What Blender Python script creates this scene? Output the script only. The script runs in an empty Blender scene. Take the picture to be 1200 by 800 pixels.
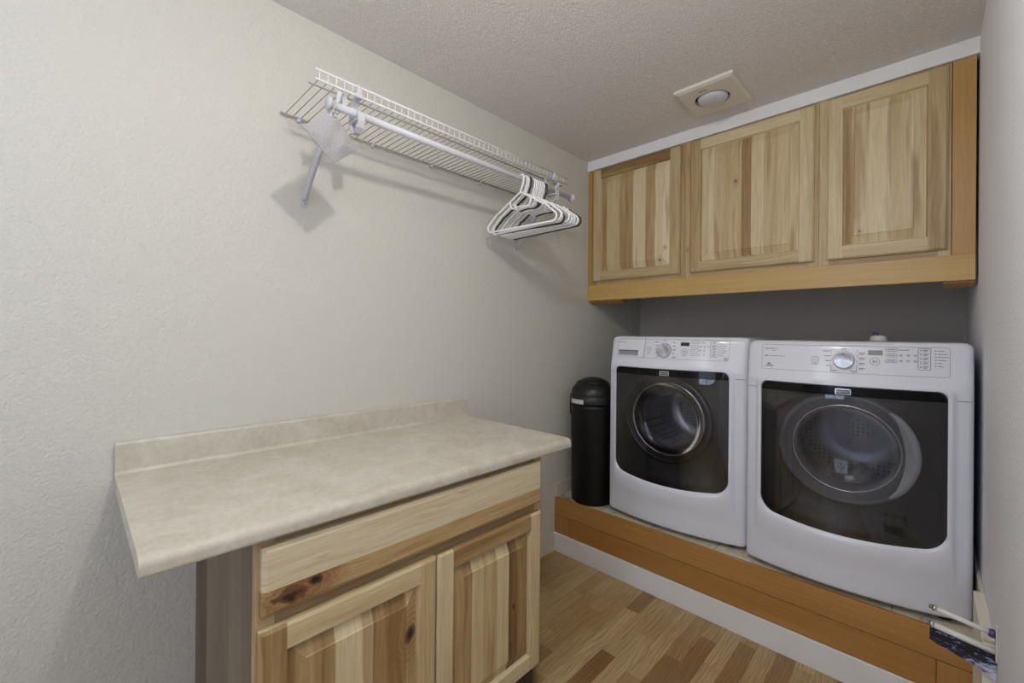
import bpy, bmesh, math, random
from mathutils import Vector, Matrix
random.seed(7)
S = bpy.context.scene
COL = S.collection
PI = math.pi

# ------------------------------------------------------------------ room measures (metres)
H = 2.467; W = 1.741; YB = 3.24; YU = 2.501; YP = 2.157; ZP = 0.323; YR = -1.7
WX = W + 0.007

# ------------------------------------------------------------------ node helpers
class NT:
    def __init__(s, name):
        s.m = bpy.data.materials.new(name); s.m.use_nodes = True
        s.t = s.m.node_tree; s.t.nodes.clear()
        s.out = s.t.nodes.new('ShaderNodeOutputMaterial')
    def n(s, typ, ins=None, **kw):
        nd = s.t.nodes.new(typ)
        for k, v in kw.items(): setattr(nd, k, v)
        if ins:
            for k, v in ins.items(): s.set(nd, k, v)
        return nd
    def set(s, nd, k, v):
        if isinstance(v, bpy.types.NodeSocket): s.t.links.new(v, nd.inputs[k])
        elif v is not None: nd.inputs[k].default_value = v
    def math(s, op, a, b=None, c=None, clamp=False):
        nd = s.n('ShaderNodeMath', operation=op); nd.use_clamp = clamp
        for i, v in enumerate((a, b, c)):
            if v is not None: s.set(nd, i, v)
        return nd.outputs[0]
    def mix(s, f, a, b, blend='MIX'):
        nd = s.n('ShaderNodeMix', data_type='RGBA', blend_type=blend)
        s.set(nd, 0, f); s.set(nd, 6, a); s.set(nd, 7, b)
        return nd.outputs[2]
    def ramp(s, f, stops, interp='LINEAR'):
        nd = s.n('ShaderNodeValToRGB'); s.set(nd, 0, f); cr = nd.color_ramp; cr.interpolation = interp
        while len(cr.elements) < len(stops): cr.elements.new(0.5)
        for e, (p, c) in zip(cr.elements, stops):
            e.position = p; e.color = (*c, 1) if len(c) == 3 else c
        return nd.outputs[0]
    def noise(s, vec, scale=5, detail=2, rough=.5, dist=0, dim='3D', w=None):
        nd = s.n('ShaderNodeTexNoise', noise_dimensions=dim)
        if vec is not None and dim != '1D': s.set(nd, 'Vector', vec)
        if w is not None: s.set(nd, 'W', w)
        s.set(nd, 'Scale', scale); s.set(nd, 'Detail', detail); s.set(nd, 'Roughness', rough); s.set(nd, 'Distortion', dist)
        return nd.outputs['Fac']
    def pos(s): return s.n('ShaderNodeNewGeometry').outputs['Position']
    def xyz(s, v):
        nd = s.n('ShaderNodeSeparateXYZ', {0: v}); return nd.outputs
    def vec(s, x, y, z):
        nd = s.n('ShaderNodeCombineXYZ')
        for i, v in enumerate((x, y, z)): s.set(nd, i, v)
        return nd.outputs[0]
    def bsdf(s, col, rough=.5, bump=None, bstr=.3, bdist=.01, **kw):
        b = s.n('ShaderNodeBsdfPrincipled')
        s.set(b, 'Base Color', (*col, 1) if isinstance(col, tuple) and len(col) == 3 else col)
        s.set(b, 'Roughness', rough)
        for k, v in kw.items(): s.set(b, k.replace('_', ' '), v)
        if bump is not None:
            bn = s.n('ShaderNodeBump', {'Height': bump, 'Strength': bstr, 'Distance': bdist})
            s.t.links.new(bn.outputs[0], b.inputs['Normal'])
        s.t.links.new(b.outputs[0], s.out.inputs[0])
        return s.m

def lin(r, g, b):
    f = lambda c: (c/255/12.92) if c/255 <= .04045 else ((c/255+.055)/1.055)**2.4
    return (f(r), f(g), f(b))

def plain(name, col, rough=.5, var=.06, vscale=40, **kw):
    t = NT(name)
    p = t.n('ShaderNodeTexCoord').outputs['Object']
    f = t.noise(p, vscale, 3)
    c0 = tuple(max(0, c*(1-var)) for c in col); c1 = tuple(min(1, c*(1+var)) for c in col)
    c = t.ramp(f, [(.3, c0), (.7, c1)])
    return t.bsdf(c, rough, **kw)

def wall_mat(name, col, scale=110, bstr=.35, bdist=.004, stretch=None):
    t = NT(name); p = t.pos()
    a = t.noise(p, scale, 3, .55, .4)
    b = t.noise(p, scale*.4, 2, .5)
    hgt = t.math('ADD', t.math('SMOOTHSTEP' if False else 'MULTIPLY', a, .7), t.math('MULTIPLY', b, .5))
    big = t.noise(p, 1.3, 2)
    c = t.mix(t.math('MULTIPLY', big, .5), (*col, 1), (*[x*.93 for x in col], 1))
    c = t.mix(t.math('MULTIPLY', a, .16), c, (*[x*.72 for x in col], 1))
    return t.bsdf(c, .75, hgt, bstr, bdist, Specular_IOR_Level=.25)

def ceiling_mat():
    t = NT('ceiling_texture'); p = t.pos()
    a = t.noise(p, 110, 3, .55, 1.2)
    b = t.noise(p, 42, 2, .5, .6)
    a2 = t.ramp(a, [(.42, (0, 0, 0)), (.62, (1, 1, 1))])
    hgt = t.math('ADD', a2, t.math('MULTIPLY', b, .8))
    base = lin(244, 239, 234)
    c = t.mix(a2, (*[x*.93 for x in base], 1), (*base, 1))
    return t.bsdf(c, .85, hgt, .6, .008, Specular_IOR_Level=.2)

AX = {'x': 0, 'y': 1, 'z': 2}
HICK = [(0.0, lin(104, 76, 44)), (.16, lin(146, 115, 72)), (.34, lin(187, 160, 114)), (.62, lin(218, 199, 156)), (1.0, lin(235, 222, 190))]
def hickory(name, along, across, seed=0., stave=None, tone=None, knots=(), grey=0., streak=.5, dark=1.):
    """knotty hickory: glued staves (stave = mean stave width) or one board of the given tone (0 dark .. 1 pale);
    knots: list of (along, across, size)"""
    t = NT(name); p = t.xyz(t.pos())
    al = p[AX[along]]; ac = p[AX[across]]
    dep = p[({'x', 'y', 'z'} - {along, across}).pop() == 'y' and 1 or AX[({'x', 'y', 'z'} - {along, across}).pop()]]
    # wobble across the grain
    wob = t.noise(t.vec(t.math('MULTIPLY', ac, 6.), t.math('MULTIPLY', al, 1.6), seed), 1.6, 2)
    acw = t.math('ADD', ac, t.math('MULTIPLY', t.math('SUBTRACT', wob, .5), .035))
    for (ka, kc, ks) in knots:      # grain bends round the knots
        dx = t.math('SUBTRACT', ac, kc); dy = t.math('SUBTRACT', al, ka)
        d2 = t.math('ADD', t.math('MULTIPLY', dx, dx), t.math('MULTIPLY', t.math('MULTIPLY', dy, dy), .18))
        g = t.math('EXPONENT', t.math('MULTIPLY', d2, -1/(ks*ks*2.2)))
        acw = t.math('ADD', acw, t.math('MULTIPLY', g, ks*1.3))
    if stave:
        v = t.n('ShaderNodeTexVoronoi', {'W': t.math('ADD', t.math('DIVIDE', ac, stave), seed*3.7), 'Scale': 1.0, 'Randomness': .8}, voronoi_dimensions='1D', feature='F1')
        tonev = t.xyz(v.outputs['Color'])[0]
        zoff = t.math('MULTIPLY', t.xyz(v.outputs['Color'])[1], 30.)
    else:
        tonev = tone if tone is not None else .6
        zoff = seed*5.3
    gv = t.vec(t.math('MULTIPLY', acw, 60.), t.math('MULTIPLY', al, 3.2), t.math('ADD', zoff, t.math('MULTIPLY', dep, 10.)))
    g1 = t.noise(gv, 1.0, 4, .6, .3)
    gv2 = t.vec(t.math('MULTIPLY', acw, 260.), t.math('MULTIPLY', al, 9.), zoff)
    g2 = t.noise(gv2, 1.0, 2, .6)
    gv3 = t.vec(t.math('MULTIPLY', acw, 17.), t.math('MULTIPLY', al, 1.5), t.math('ADD', zoff, 7.7))
    g3 = t.noise(gv3, 1.0, 2, .5)
    wv = t.n('ShaderNodeTexWave', {'Vector': t.vec(acw, t.math('MULTIPLY', al, .05), zoff), 'Scale': 22., 'Distortion': 9., 'Detail': 2., 'Detail Scale': 1.2}, wave_type='BANDS', bands_direction='X').outputs['Fac']
    tt = t.math('ADD', tonev, t.math('MULTIPLY', t.math('SUBTRACT', g1, .5), .42))
    tt = t.math('ADD', tt, t.math('MULTIPLY', t.math('SUBTRACT', g3, .5), .5))
    c = t.ramp(tt, HICK)
    # heartwood streaks
    st = t.ramp(g3, [(.58, (0, 0, 0)), (.72, (1, 1, 1))])
    c = t.mix(t.math('MULTIPLY', t.xyz(st)[0], streak*.55), c, (*lin(150, 104, 62), 1))
    ln = t.ramp(wv, [(.0, (1, 1, 1)), (.16, (0, 0, 0))])
    c = t.mix(t.math('MULTIPLY', t.xyz(ln)[0], .16), c, (*lin(140, 96, 56), 1))
    c = t.mix(t.math('MULTIPLY', t.math('SUBTRACT', .62, g2, clamp=True), .7), c, (*lin(120, 84, 52), 1))
    for (ka, kc, ks) in knots:
        wv2 = t.noise(t.vec(t.math('MULTIPLY', ac, 40.), t.math('MULTIPLY', al, 20.), 3.3), 1., 3)
        wx = t.math('MULTIPLY', t.math('SUBTRACT', wv2, .5), ks*1.1)
        dx = t.math('ADD', t.math('SUBTRACT', ac, kc), wx); dy = t.math('SUBTRACT', t.math('SUBTRACT', al, ka), wx)
        d = t.math('SQRT', t.math('ADD', t.math('MULTIPLY', dx, dx), t.math('MULTIPLY', t.math('MULTIPLY', dy, dy), .3)))
        rg = t.math('SINE', t.math('MULTIPLY', d, 2*PI/(ks*.34)))
        halo = t.math('SUBTRACT', 1., t.math('DIVIDE', d, ks*2.4), clamp=True)
        c = t.mix(t.math('MULTIPLY', halo, t.math('ADD', .45, t.math('MULTIPLY', rg, .35))), c, (*lin(146, 92, 48), 1))
        core = t.math('SUBTRACT', 1.25, t.math('DIVIDE', d, ks*.5), clamp=True)
        c = t.mix(core, c, (*lin(44, 24, 14), 1))
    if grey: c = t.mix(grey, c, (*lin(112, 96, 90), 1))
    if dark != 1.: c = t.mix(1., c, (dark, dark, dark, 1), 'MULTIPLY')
    return t.bsdf(c, .42, g2, .06, .002, Specular_IOR_Level=.4)

def fir(name, along, across, a, b, seed):
    t = NT(name); p = t.xyz(t.pos())
    al = p[AX[along]]; ac = p[AX[across]]
    w = t.noise(t.vec(t.math('MULTIPLY', ac, 8.), t.math('MULTIPLY', al, 1.2), seed), 1.5, 2)
    acw = t.math('ADD', ac, t.math('MULTIPLY', w, .05))
    g = t.noise(t.vec(t.math('MULTIPLY', acw, 140.), t.math('MULTIPLY', al, 3.), seed), 1., 3)
    g2 = t.noise(t.vec(t.math('MULTIPLY', acw, 12.), t.math('MULTIPLY', al, 1.), seed+4), 1., 2)
    f = t.math('ADD', t.math('MULTIPLY', g, .6), t.math('MULTIPLY', g2, .4))
    c = t.ramp(f, [(.3, a), (.7, b)])
    return t.bsdf(c, .38, g, .03, .002, Specular_IOR_Level=.45)

def floor_mat():
    t = NT('oak_strip_laminate'); p = t.xyz(t.pos())
    sw = .0655; L = .36
    r = t.math('DIVIDE', t.math('ADD', p[0], .001), sw); row = t.math('FLOOR', r)
    wn = t.n('ShaderNodeTexWhiteNoise', {'W': row}, noise_dimensions='1D').outputs['Value']
    q = t.math('ADD', t.math('DIVIDE', p[1], L), t.math('MULTIPLY', wn, 5.)); cl = t.math('FLOOR', q)
    rnd = t.n('ShaderNodeTexWhiteNoise', {'Vector': t.vec(row, cl, 9.)}, noise_dimensions='3D')
    rv = rnd.outputs['Value']; rc = t.xyz(rnd.outputs['Color'])
    w = t.noise(t.vec(t.math('MULTIPLY', p[0], 9.), t.math('MULTIPLY', p[1], 2.), t.math('MULTIPLY', rc[1], 20.)), 1.2, 2)
    xw = t.math('ADD', p[0], t.math('MULTIPLY', w, .05))
    z = t.math('MULTIPLY', rc[2], 40.)
    g = t.noise(t.vec(t.math('MULTIPLY', xw, 190.), t.math('MULTIPLY', p[1], 6.), z), 1., 3, .6)
    wv = t.n('ShaderNodeTexWave', {'Vector': t.vec(xw, t.math('MULTIPLY', p[1], .11), z), 'Scale': 30., 'Distortion': 11., 'Detail': 2., 'Detail Scale': 1.}, wave_type='BANDS', bands_direction='X').outputs['Fac']
    c = t.ramp(rv, [(0., lin(136, 104, 62)), (.10, lin(154, 120, 74)), (.25, lin(180, 150, 100)), (1., lin(202, 175, 126))])
    c = t.mix(t.math('MULTIPLY', t.xyz(t.ramp(wv, [(0., (1, 1, 1)), (.42, (0, 0, 0))]))[0], .42), c, (*lin(116, 78, 40), 1))
    c = t.mix(t.math('MULTIPLY', t.math('SUBTRACT', .62, g, clamp=True), 1.3, clamp=True), c, (*lin(104, 66, 34), 1))
    fx = t.math('ABSOLUTE', t.math('SUBTRACT', t.math('FRACT', r), .5)); fy = t.math('ABSOLUTE', t.math('SUBTRACT', t.math('FRACT', q), .5))
    e = t.math('MAXIMUM', t.math('GREATER_THAN', fx, .492), t.math('GREATER_THAN', fy, .4985))
    c = t.mix(t.math('MULTIPLY', e, .35), c, (*lin(70, 44, 24), 1))
    return t.bsdf(c, .33, g, .04, .002, Specular_IOR_Level=.45)

def laminate_mat():
    t = NT('stone_laminate'); p = t.pos()
    a = t.noise(p, 9, 5, .65, .6); b = t.noise(p, 60, 4, .7); d = t.noise(p, 260, 2, .6)
    f = t.math('ADD', t.math('MULTIPLY', a, .55), t.math('ADD', t.math('MULTIPLY', b, .3), t.math('MULTIPLY', d, .15)))
    c = t.ramp(f, [(.36, lin(180, 172, 154)), (.46, lin(193, 187, 171)), (.55, lin(201, 197, 183)), (.66, lin(211, 209, 199))])
    sp = t.ramp(t.noise(p, 120, 3, .7), [(.66, (0, 0, 0)), (.74, (1, 1, 1))])
    c = t.mix(t.math('MULTIPLY', t.xyz(sp)[0], .3), c, (*lin(140, 124, 100), 1))
    return t.bsdf(c, .42, d, .04, .002, Specular_IOR_Level=.4)

def tile_mat():
    t = NT('platform_vinyl'); p = t.pos(); x = t.xyz(p)
    a = t.noise(p, 7, 5, .7, 1.4); b = t.noise(p, 45, 3, .6)
    c = t.ramp(t.math('ADD', t.math('MULTIPLY', a, .7), t.math('MULTIPLY', b, .3)), [(.36, lin(158, 144, 118)), (.46, lin(212, 202, 178)), (.64, lin(230, 222, 202))])
    g = t.math('MAXIMUM', t.math('GREATER_THAN', t.math('ABSOLUTE', t.math('SUBTRACT', t.math('FRACT', t.math('DIVIDE', x[0], .305)), .5)), .493),
               t.math('GREATER_THAN', t.math('ABSOLUTE', t.math('SUBTRACT', t.math('FRACT', t.math('DIVIDE', x[1], .305)), .5)), .493))
    c = t.mix(t.math('MULTIPLY', g, .7), c, (*lin(90, 80, 66), 1))
    return t.bsdf(c, .4)

def linen_mat():
    t = NT('grey_linen'); p = t.n('ShaderNodeTexCoord').outputs['Object']; x = t.xyz(p)
    a = t.noise(t.vec(t.math('MULTIPLY', x[1], 900.), t.math('MULTIPLY', x[2], 160.), x[0]), 1., 2)
    b = t.noise(t.vec(t.math('MULTIPLY', x[1], 160.), t.math('MULTIPLY', x[2], 900.), x[0]), 1., 2)
    f = t.math('MULTIPLY', t.math('ADD', a, b), .5)
    c = t.ramp(f, [(.35, lin(138, 136, 140)), (.65, lin(184, 182, 186))])
    return t.bsdf(c, .9, f, .4, .003, Specular_IOR_Level=.1)

def smoked_glass(name, tint, ior=1.6, rough=.02):
    t = NT(name)
    tr = t.n('ShaderNodeBsdfTransparent', {0: (*tint, 1)})
    gl = t.n('ShaderNodeBsdfGlossy', {'Color': (1, 1, 1, 1), 'Roughness': rough})
    fr = t.n('ShaderNodeFresnel', {'IOR': ior})
    sm = t.noise(t.pos(), 9, 3)
    f = t.math('MULTIPLY', fr.outputs[0], t.math('ADD', .8, t.math('MULTIPLY', sm, .4)), clamp=True)
    mx = t.n('ShaderNodeMixShader', {0: f})
    t.t.links.new(tr.outputs[0], mx.inputs[1]); t.t.links.new(gl.outputs[0], mx.inputs[2])
    t.t.links.new(mx.outputs[0], t.out.inputs[0])
    return t.m

def drum_mat(name, col, rough):
    t = NT(name); p = t.pos()
    v = t.n('ShaderNodeTexVoronoi', {'Vector': p, 'Scale': 55., 'Randomness': .15}, feature='F1').outputs['Distance']
    h = t.ramp(v, [(.2, (0, 0, 0)), (.32, (1, 1, 1))])
    c = t.mix(t.xyz(h)[0], (.01, .01, .01, 1), (*col, 1))
    return t.bsdf(c, rough, Metallic=.45)

def speckled_panel():
    t = NT('frosted_dark_panel'); p = t.pos(); x = t.xyz(p)
    n = t.noise(t.vec(t.math('MULTIPLY', x[0], 60.), t.math('MULTIPLY', x[1], 20.), t.math('MULTIPLY', x[2], 160.)), 1., 4, .7)
    gx = t.math('MULTIPLY', t.math('SUBTRACT', x[0], 1.66), 9., clamp=True)
    lo = t.math('MULTIPLY', t.math('SUBTRACT', .472, x[2]), 22., clamp=True)
    f = t.math('ADD', n, t.math('MULTIPLY', t.math('MULTIPLY', gx, lo), .5))
    c = t.ramp(f, [(.54, lin(20, 20, 28)), (.60, lin(60, 66, 110)), (.68, lin(150, 158, 190)), (.9, lin(205, 212, 232))])
    return t.bsdf(c, .25)

M = {}
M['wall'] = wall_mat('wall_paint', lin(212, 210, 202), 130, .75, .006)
M['wall_daylit'] = wall_mat('wall_paint_daylit', lin(244, 246, 252), 150, .6, .006)  # left wall's paint made paler and bluer: daylight put into the colour
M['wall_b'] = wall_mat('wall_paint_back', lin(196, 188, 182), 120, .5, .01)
M['ceil'] = ceiling_mat()
M['floor'] = floor_mat()
M['white_trim'] = plain('white_trim_paint', lin(238, 238, 238), .45, .03, 6)
M['cream_trim'] = plain('cream_trim_paint', lin(208, 202, 188), .5, .04, 9)
M['pale_trim'] = plain('pale_cream_paint', lin(232, 227, 212), .5, .03, 9)
M['fir_lit'] = fir('honey_fir', 'x', 'z', lin(182, 146, 80), lin(204, 168, 100), 1.)
M['fir_v'] = fir('honey_fir_upright', 'z', 'x', lin(170, 128, 68), lin(194, 152, 88), 2.)
M['fir_dark'] = fir('amber_fir', 'x', 'z', lin(164, 114, 58), lin(190, 138, 78), 3.)
M['fir_darkb'] = fir('amber_fir_lower', 'x', 'z', lin(158, 108, 52), lin(184, 132, 72), 6.)
M['fir_dark_v'] = fir('amber_fir_upright', 'z', 'x', lin(160, 112, 56), lin(186, 136, 76), 4.)
M['lam'] = laminate_mat()
M['tile'] = tile_mat()
M['linen'] = linen_mat()
M['enamel'] = plain('white_enamel', lin(228, 231, 243), .22, .015, 5, Coat_Weight=.3, Coat_Roughness=.08)
M['console'] = plain('white_console_plastic', lin(231, 233, 241), .3, .015, 5)
M['wire'] = plain('white_vinyl_coating', lin(226, 225, 222), .4, .03, 60)
M['rod'] = plain('rod_enamel', lin(206, 206, 212), .35, .03, 30)
M['wire_shaded'] = plain('shaded_vinyl_coating', lin(158, 155, 148), .45, .04, 60)  # white vinyl greyed: underside shade of the deck wires put into the colour
M['bracket'] = plain('pale_grey_enamel', lin(196, 197, 206), .4, .03, 30)
M['hanger_white'] = plain('white_hanger_plastic', lin(246, 246, 248), .3, .02, 30)
M['hanger_black'] = plain('black_hanger_plastic', lin(24, 22, 24), .35, .05, 30)
M['bin'] = plain('black_bin_plastic', lin(15, 14, 14), .45, .25, 90, Specular_IOR_Level=.25)
M['bin_lid'] = plain('black_lid_plastic', lin(18, 17, 17), .36, .2, 60, Specular_IOR_Level=.4)
M['sticker'] = plain('silver_white_sticker', lin(205, 205, 208), .3, .12, 120)
M['black_gloss'] = plain('black_gloss', lin(6, 6, 8), .12, .1, 20, Specular_IOR_Level=.2)
M['liner'] = plain('smoky_liner', lin(52, 49, 49), .4, .08, 12)
M['ring_dark'] = plain('dark_ring_plastic', lin(52, 50, 50), .2, .05, 20)
M['ring_clear'] = plain('grey_ring_plastic', lin(118, 120, 128), .25, .05, 20)
M['rubber'] = plain('black_rubber', lin(26, 25, 25), .5, .1, 30)
M['glass'] = smoked_glass('smoked_door_glass', (.74, .73, .74), 1.58)
M['bowl'] = smoked_glass('door_bowl_glass', (.95, .95, .97), 1.5, .015)
M['drum'] = drum_mat('steel_drum', lin(190, 190, 196), .25)
M['drum_d'] = drum_mat('grey_enamel_drum', lin(150, 154, 170), .35)
M['chrome'] = plain('chrome', lin(212, 212, 218), .16, .03, 20, Metallic=1.)
M['steel'] = plain('brushed_steel', lin(190, 190, 196), .42, .05, 80, Metallic=.9)
def dial_mat():
    t = NT('spun_dial_metal'); tg = t.n('ShaderNodeTangent', direction_type='RADIAL', axis='Y')
    nz = t.noise(t.n('ShaderNodeTexCoord').outputs['Object'], 90, 2)
    c = t.ramp(nz, [(.3, lin(196, 197, 208)), (.7, lin(214, 215, 224))])
    return t.bsdf(c, .32, Metallic=.9, Anisotropic=.85, Tangent=tg.outputs[0])
M['dial'] = dial_mat()
M['ink'] = plain('grey_ink', lin(82, 84, 92), .6, .05, 20)
M['line'] = plain('pale_grey_line', lin(158, 160, 168), .5, .04, 20)
M['lcd_dark'] = plain('dark_display', lin(40, 42, 46), .12, .05, 20)
M['lcd_grey'] = plain('grey_display', lin(142, 146, 156), .15, .05, 20)
M['seam'] = plain('seam_shadow', lin(120, 122, 130), .6, .04, 20)
M['void'] = plain('dark_recess', lin(14, 13, 13), .7, .1, 20)
M['lamp_lens'] = plain('frosted_lamp_glass', lin(206, 206, 212), .25, .03, 20, Coat_Weight=.4)
M['vent_plate'] = plain('ivory_cover_plastic', lin(224, 219, 208), .4, .02, 15)
M['purple'] = plain('purple_plastic', lin(78, 58, 118), .4, .2, 90)
M['frost'] = speckled_panel()
M['blue'] = plain('blue_plastic', lin(50, 70, 130), .4, .05, 30)

# ------------------------------------------------------------------ mesh builder
class MB:
    def __init__(s): s.v = []; s.f = []; s.m = []; s.sm = []
    def add(s, verts, faces, mat=0, smooth=False):
        o = len(s.v); s.v += [tuple(map(float, p)) for p in verts]
        for f in faces: s.f.append([i+o for i in f]); s.m.append(mat); s.sm.append(smooth)
        return s
    def addbm(s, bm, mat=0, smooth=False):
        bm.verts.index_update()
        s.add([v.co[:] for v in bm.verts], [[v.index for v in f.verts] for f in bm.faces], mat, smooth); bm.free(); return s
    def box(s, a, b, bev=0., mat=0, seg=2):
        bm = bmesh.new(); bmesh.ops.create_cube(bm, size=1)
        for v in bm.verts:
            for i in range(3): v.co[i] = a[i] if v.co[i] < 0 else b[i]
        if bev: bmesh.ops.bevel(bm, geom=list(bm.edges), offset=bev, segments=seg, profile=.5, affect='EDGES')
        return s.addbm(bm, mat, False)
    def tube(s, pts, r, closed=False, seg=8, mat=0, cap=True):
        P = [Vector(p) for p in pts]; n = len(P); rings = []
        rr = r if isinstance(r, (list, tuple)) else [r]*n
        prev = None
        for i in range(n):
            if closed: t = (P[(i+1) % n]-P[i-1])
            else: t = P[min(i+1, n-1)]-P[max(i-1, 0)]
            t.normalize()
            if prev is None:
                a = Vector((0, 0, 1)) if abs(t.z) < .9 else Vector((1, 0, 0))
                nn = t.cross(a).normalized()
            else:
                nn = prev-t*prev.dot(t)
                nn = nn.normalized() if nn.length > 1e-6 else t.orthogonal().normalized()
            prev = nn; bb = t.cross(nn)
            rings.append([P[i]+(nn*math.cos(2*PI*k/seg)+bb*math.sin(2*PI*k/seg))*rr[i] for k in range(seg)])
        V = [p for R in rings for p in R]; F = []
        for i in range(n if closed else n-1):
            j = (i+1) % n
            for k in range(seg):
                l = (k+1) % seg; F.append([i*seg+k, i*seg+l, j*seg+l, j*seg+k])
        if cap and not closed: F.append(list(range(seg))[::-1]); F.append([(n-1)*seg+k for k in range(seg)])
        return s.add(V, F, mat, True)
    def lathe(s, prof, c, axis='z', seg=48, mat=0, smooth=True, a0=0, a1=2*PI):
        full = abs(a1-a0-2*PI) < 1e-6; n = seg if full else seg+1
        V = []; F = []
        for (r, h) in prof:
            for k in range(n):
                a = a0+(a1-a0)*k/seg; u, w = r*math.cos(a), r*math.sin(a)
                V.append({'z': (c[0]+u, c[1]+w, c[2]+h), 'y': (c[0]+u, c[1]+h, c[2]+w), 'x': (c[0]+h, c[1]+u, c[2]+w)}[axis])
        for i in range(len(prof)-1):
            for k in range(seg):
                l = (k+1) % n; F.append([i*n+k, i*n+l, (i+1)*n+l, (i+1)*n+k])
        return s.add(V, F, mat, smooth)
    def prism(s, poly, fn, a, b, mat=0, smooth=False):
        n = len(poly); V = [fn(u, v, a) for u, v in poly]+[fn(u, v, b) for u, v in poly]
        F = [[i, (i+1) % n, (i+1) % n+n, i+n] for i in range(n)]
        s.add(V, F, mat, smooth); return s.add(V, [list(range(n))[::-1], list(range(n, 2*n))], mat)
    def build(s, name, mats, parent=None, fixn=True, origin=None):
        if not isinstance(mats, (list, tuple)): mats = [mats]
        me = bpy.data.meshes.new(name); off = Vector(origin) if origin else Vector()
        o = bpy.data.objects.new(name, me); COL.objects.link(o)
        if parent is not None:
            p = parent; w = Vector()
            while p is not None: w += p.location; p = p.parent
            o.parent = parent; off = w
        elif origin: o.location = off
        me.from_pydata([tuple(Vector(v)-off) for v in s.v], [], s.f)
        for m in mats: me.materials.append(m)
        me.polygons.foreach_set('material_index', s.m); me.polygons.foreach_set('use_smooth', s.sm)
        if fixn:
            bm = bmesh.new(); bm.from_mesh(me); bmesh.ops.remove_doubles(bm, verts=bm.verts, dist=1e-6)
            bmesh.ops.recalc_face_normals(bm, faces=bm.faces); bm.to_mesh(me); bm.free()
        me.update(); return o

def tag(o, label, cat, group=None):
    o['label'] = label; o['category'] = cat
    if group: o['group'] = group
    return o
def thing(name, loc, label, cat, group=None):
    o = bpy.data.objects.new(name, None); o.location = loc; o.empty_display_size = .1; COL.objects.link(o)
    return tag(o, label, cat, group)
def struct(name, mb, mats, **k):
    o = mb.build(name, mats, **k); o['kind'] = 'structure'; return o

# ------------------------------------------------------------------ setting
struct('floor', MB().box((-.1, YR-.1, -.05), (WX+.1, YB+.1, 0)), M['floor'])
struct('ceiling', MB().box((-.1, YR-.1, H), (WX+.1, YB+.1, H+.05)), M['ceil'])
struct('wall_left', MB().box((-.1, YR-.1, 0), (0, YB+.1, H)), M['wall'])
struct('wall_right', MB().box((WX, YR-.1, 0), (WX+.1, YB+.1, H)), M['wall_daylit'])
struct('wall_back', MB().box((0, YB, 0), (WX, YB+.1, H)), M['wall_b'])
# rear wall behind the photographer, with a window opening
wx0, wx1, wz0, wz1 = .78, 1.5, .75, 2.05
r = MB()
r.box((0, YR-.1, 0), (wx0, YR, H)); r.box((wx1, YR-.1, 0), (WX, YR, H))
r.box((wx0, YR-.1, 0), (wx1, YR, wz0)); r.box((wx0, YR-.1, wz1), (wx1, YR, H))
struct('wall_rear', r, M['wall'])
r = MB(); t_ = .05
for a, b in (((wx0, wz0), (wx0+t_, wz1)), ((wx1-t_, wz0), (wx1, wz1)), ((wx0, wz0), (wx1, wz0+t_)), ((wx0, wz1-t_), (wx1, wz1)), (((wx0+wx1)/2-.015, wz0), ((wx0+wx1)/2+.015, wz1))):
    r.box((a[0], YR-.07, a[1]), (b[0], YR-.03, b[1]))
struct('window_1', r, M['white_trim'])

BT = .012
struct('baseboard_left', MB().box((0, 1.30, 0), (BT, YP-BT, .11), .003), M['cream_trim'])
struct('baseboard_front', MB().box((0, YP-BT, 0), (W-.027, YP, .111), .003), M['white_trim'])
struct('baseboard_platform', MB().box((0, YP+.002, ZP), (BT, YB, ZP+.082), .003), M['cream_trim'])
struct('trim_1', MB().box((0, YU-.02, 2.403), (WX, YU+.06, H), .002), M['white_trim'])
struct('trim_2', MB().box((W-.004, YP-.02, 0), (WX, YB, .50), .002), M['cream_trim'])
struct('trim_3', MB().box((1.722, 1.80, 0), (WX, YP-.0205, .50), .003), M['pale_trim'])

# ------------------------------------------------------------------ washer platform
pf = thing('laundry_platform', (W/2, YP+.3, 0), 'raised amber wood platform with a stone-look top under the washer and dryer', 'platform')
PX1 = W-.005
MB().box((.001, YP+.0201, ZP-.012), (PX1, YB-.001, ZP)).build('deck', M['tile'], pf)
MB().box((.001, YP, .2195), (PX1, YP+.02, ZP), .0015).build('top_rail', M['fir_dark'], pf)
MB().box((.105, YP+.005, .1), (1.639, YP+.02, .216), .001).build('lower_panel', M['fir_darkb'], pf)
MB().box((.001, YP, .1), (.1035, YP+.02, .216), .001).build('stile', M['fir_dark_v'], pf)
MB().box((1.6405, YP, .1), (PX1, YP+.02, .216), .001).build('stile', M['fir_dark_v'], pf)
MB().box((.02, YP+.02, 0), (PX1-.02, YP+.045, ZP-.012)).build('support_frame', M['void'], pf)

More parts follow.
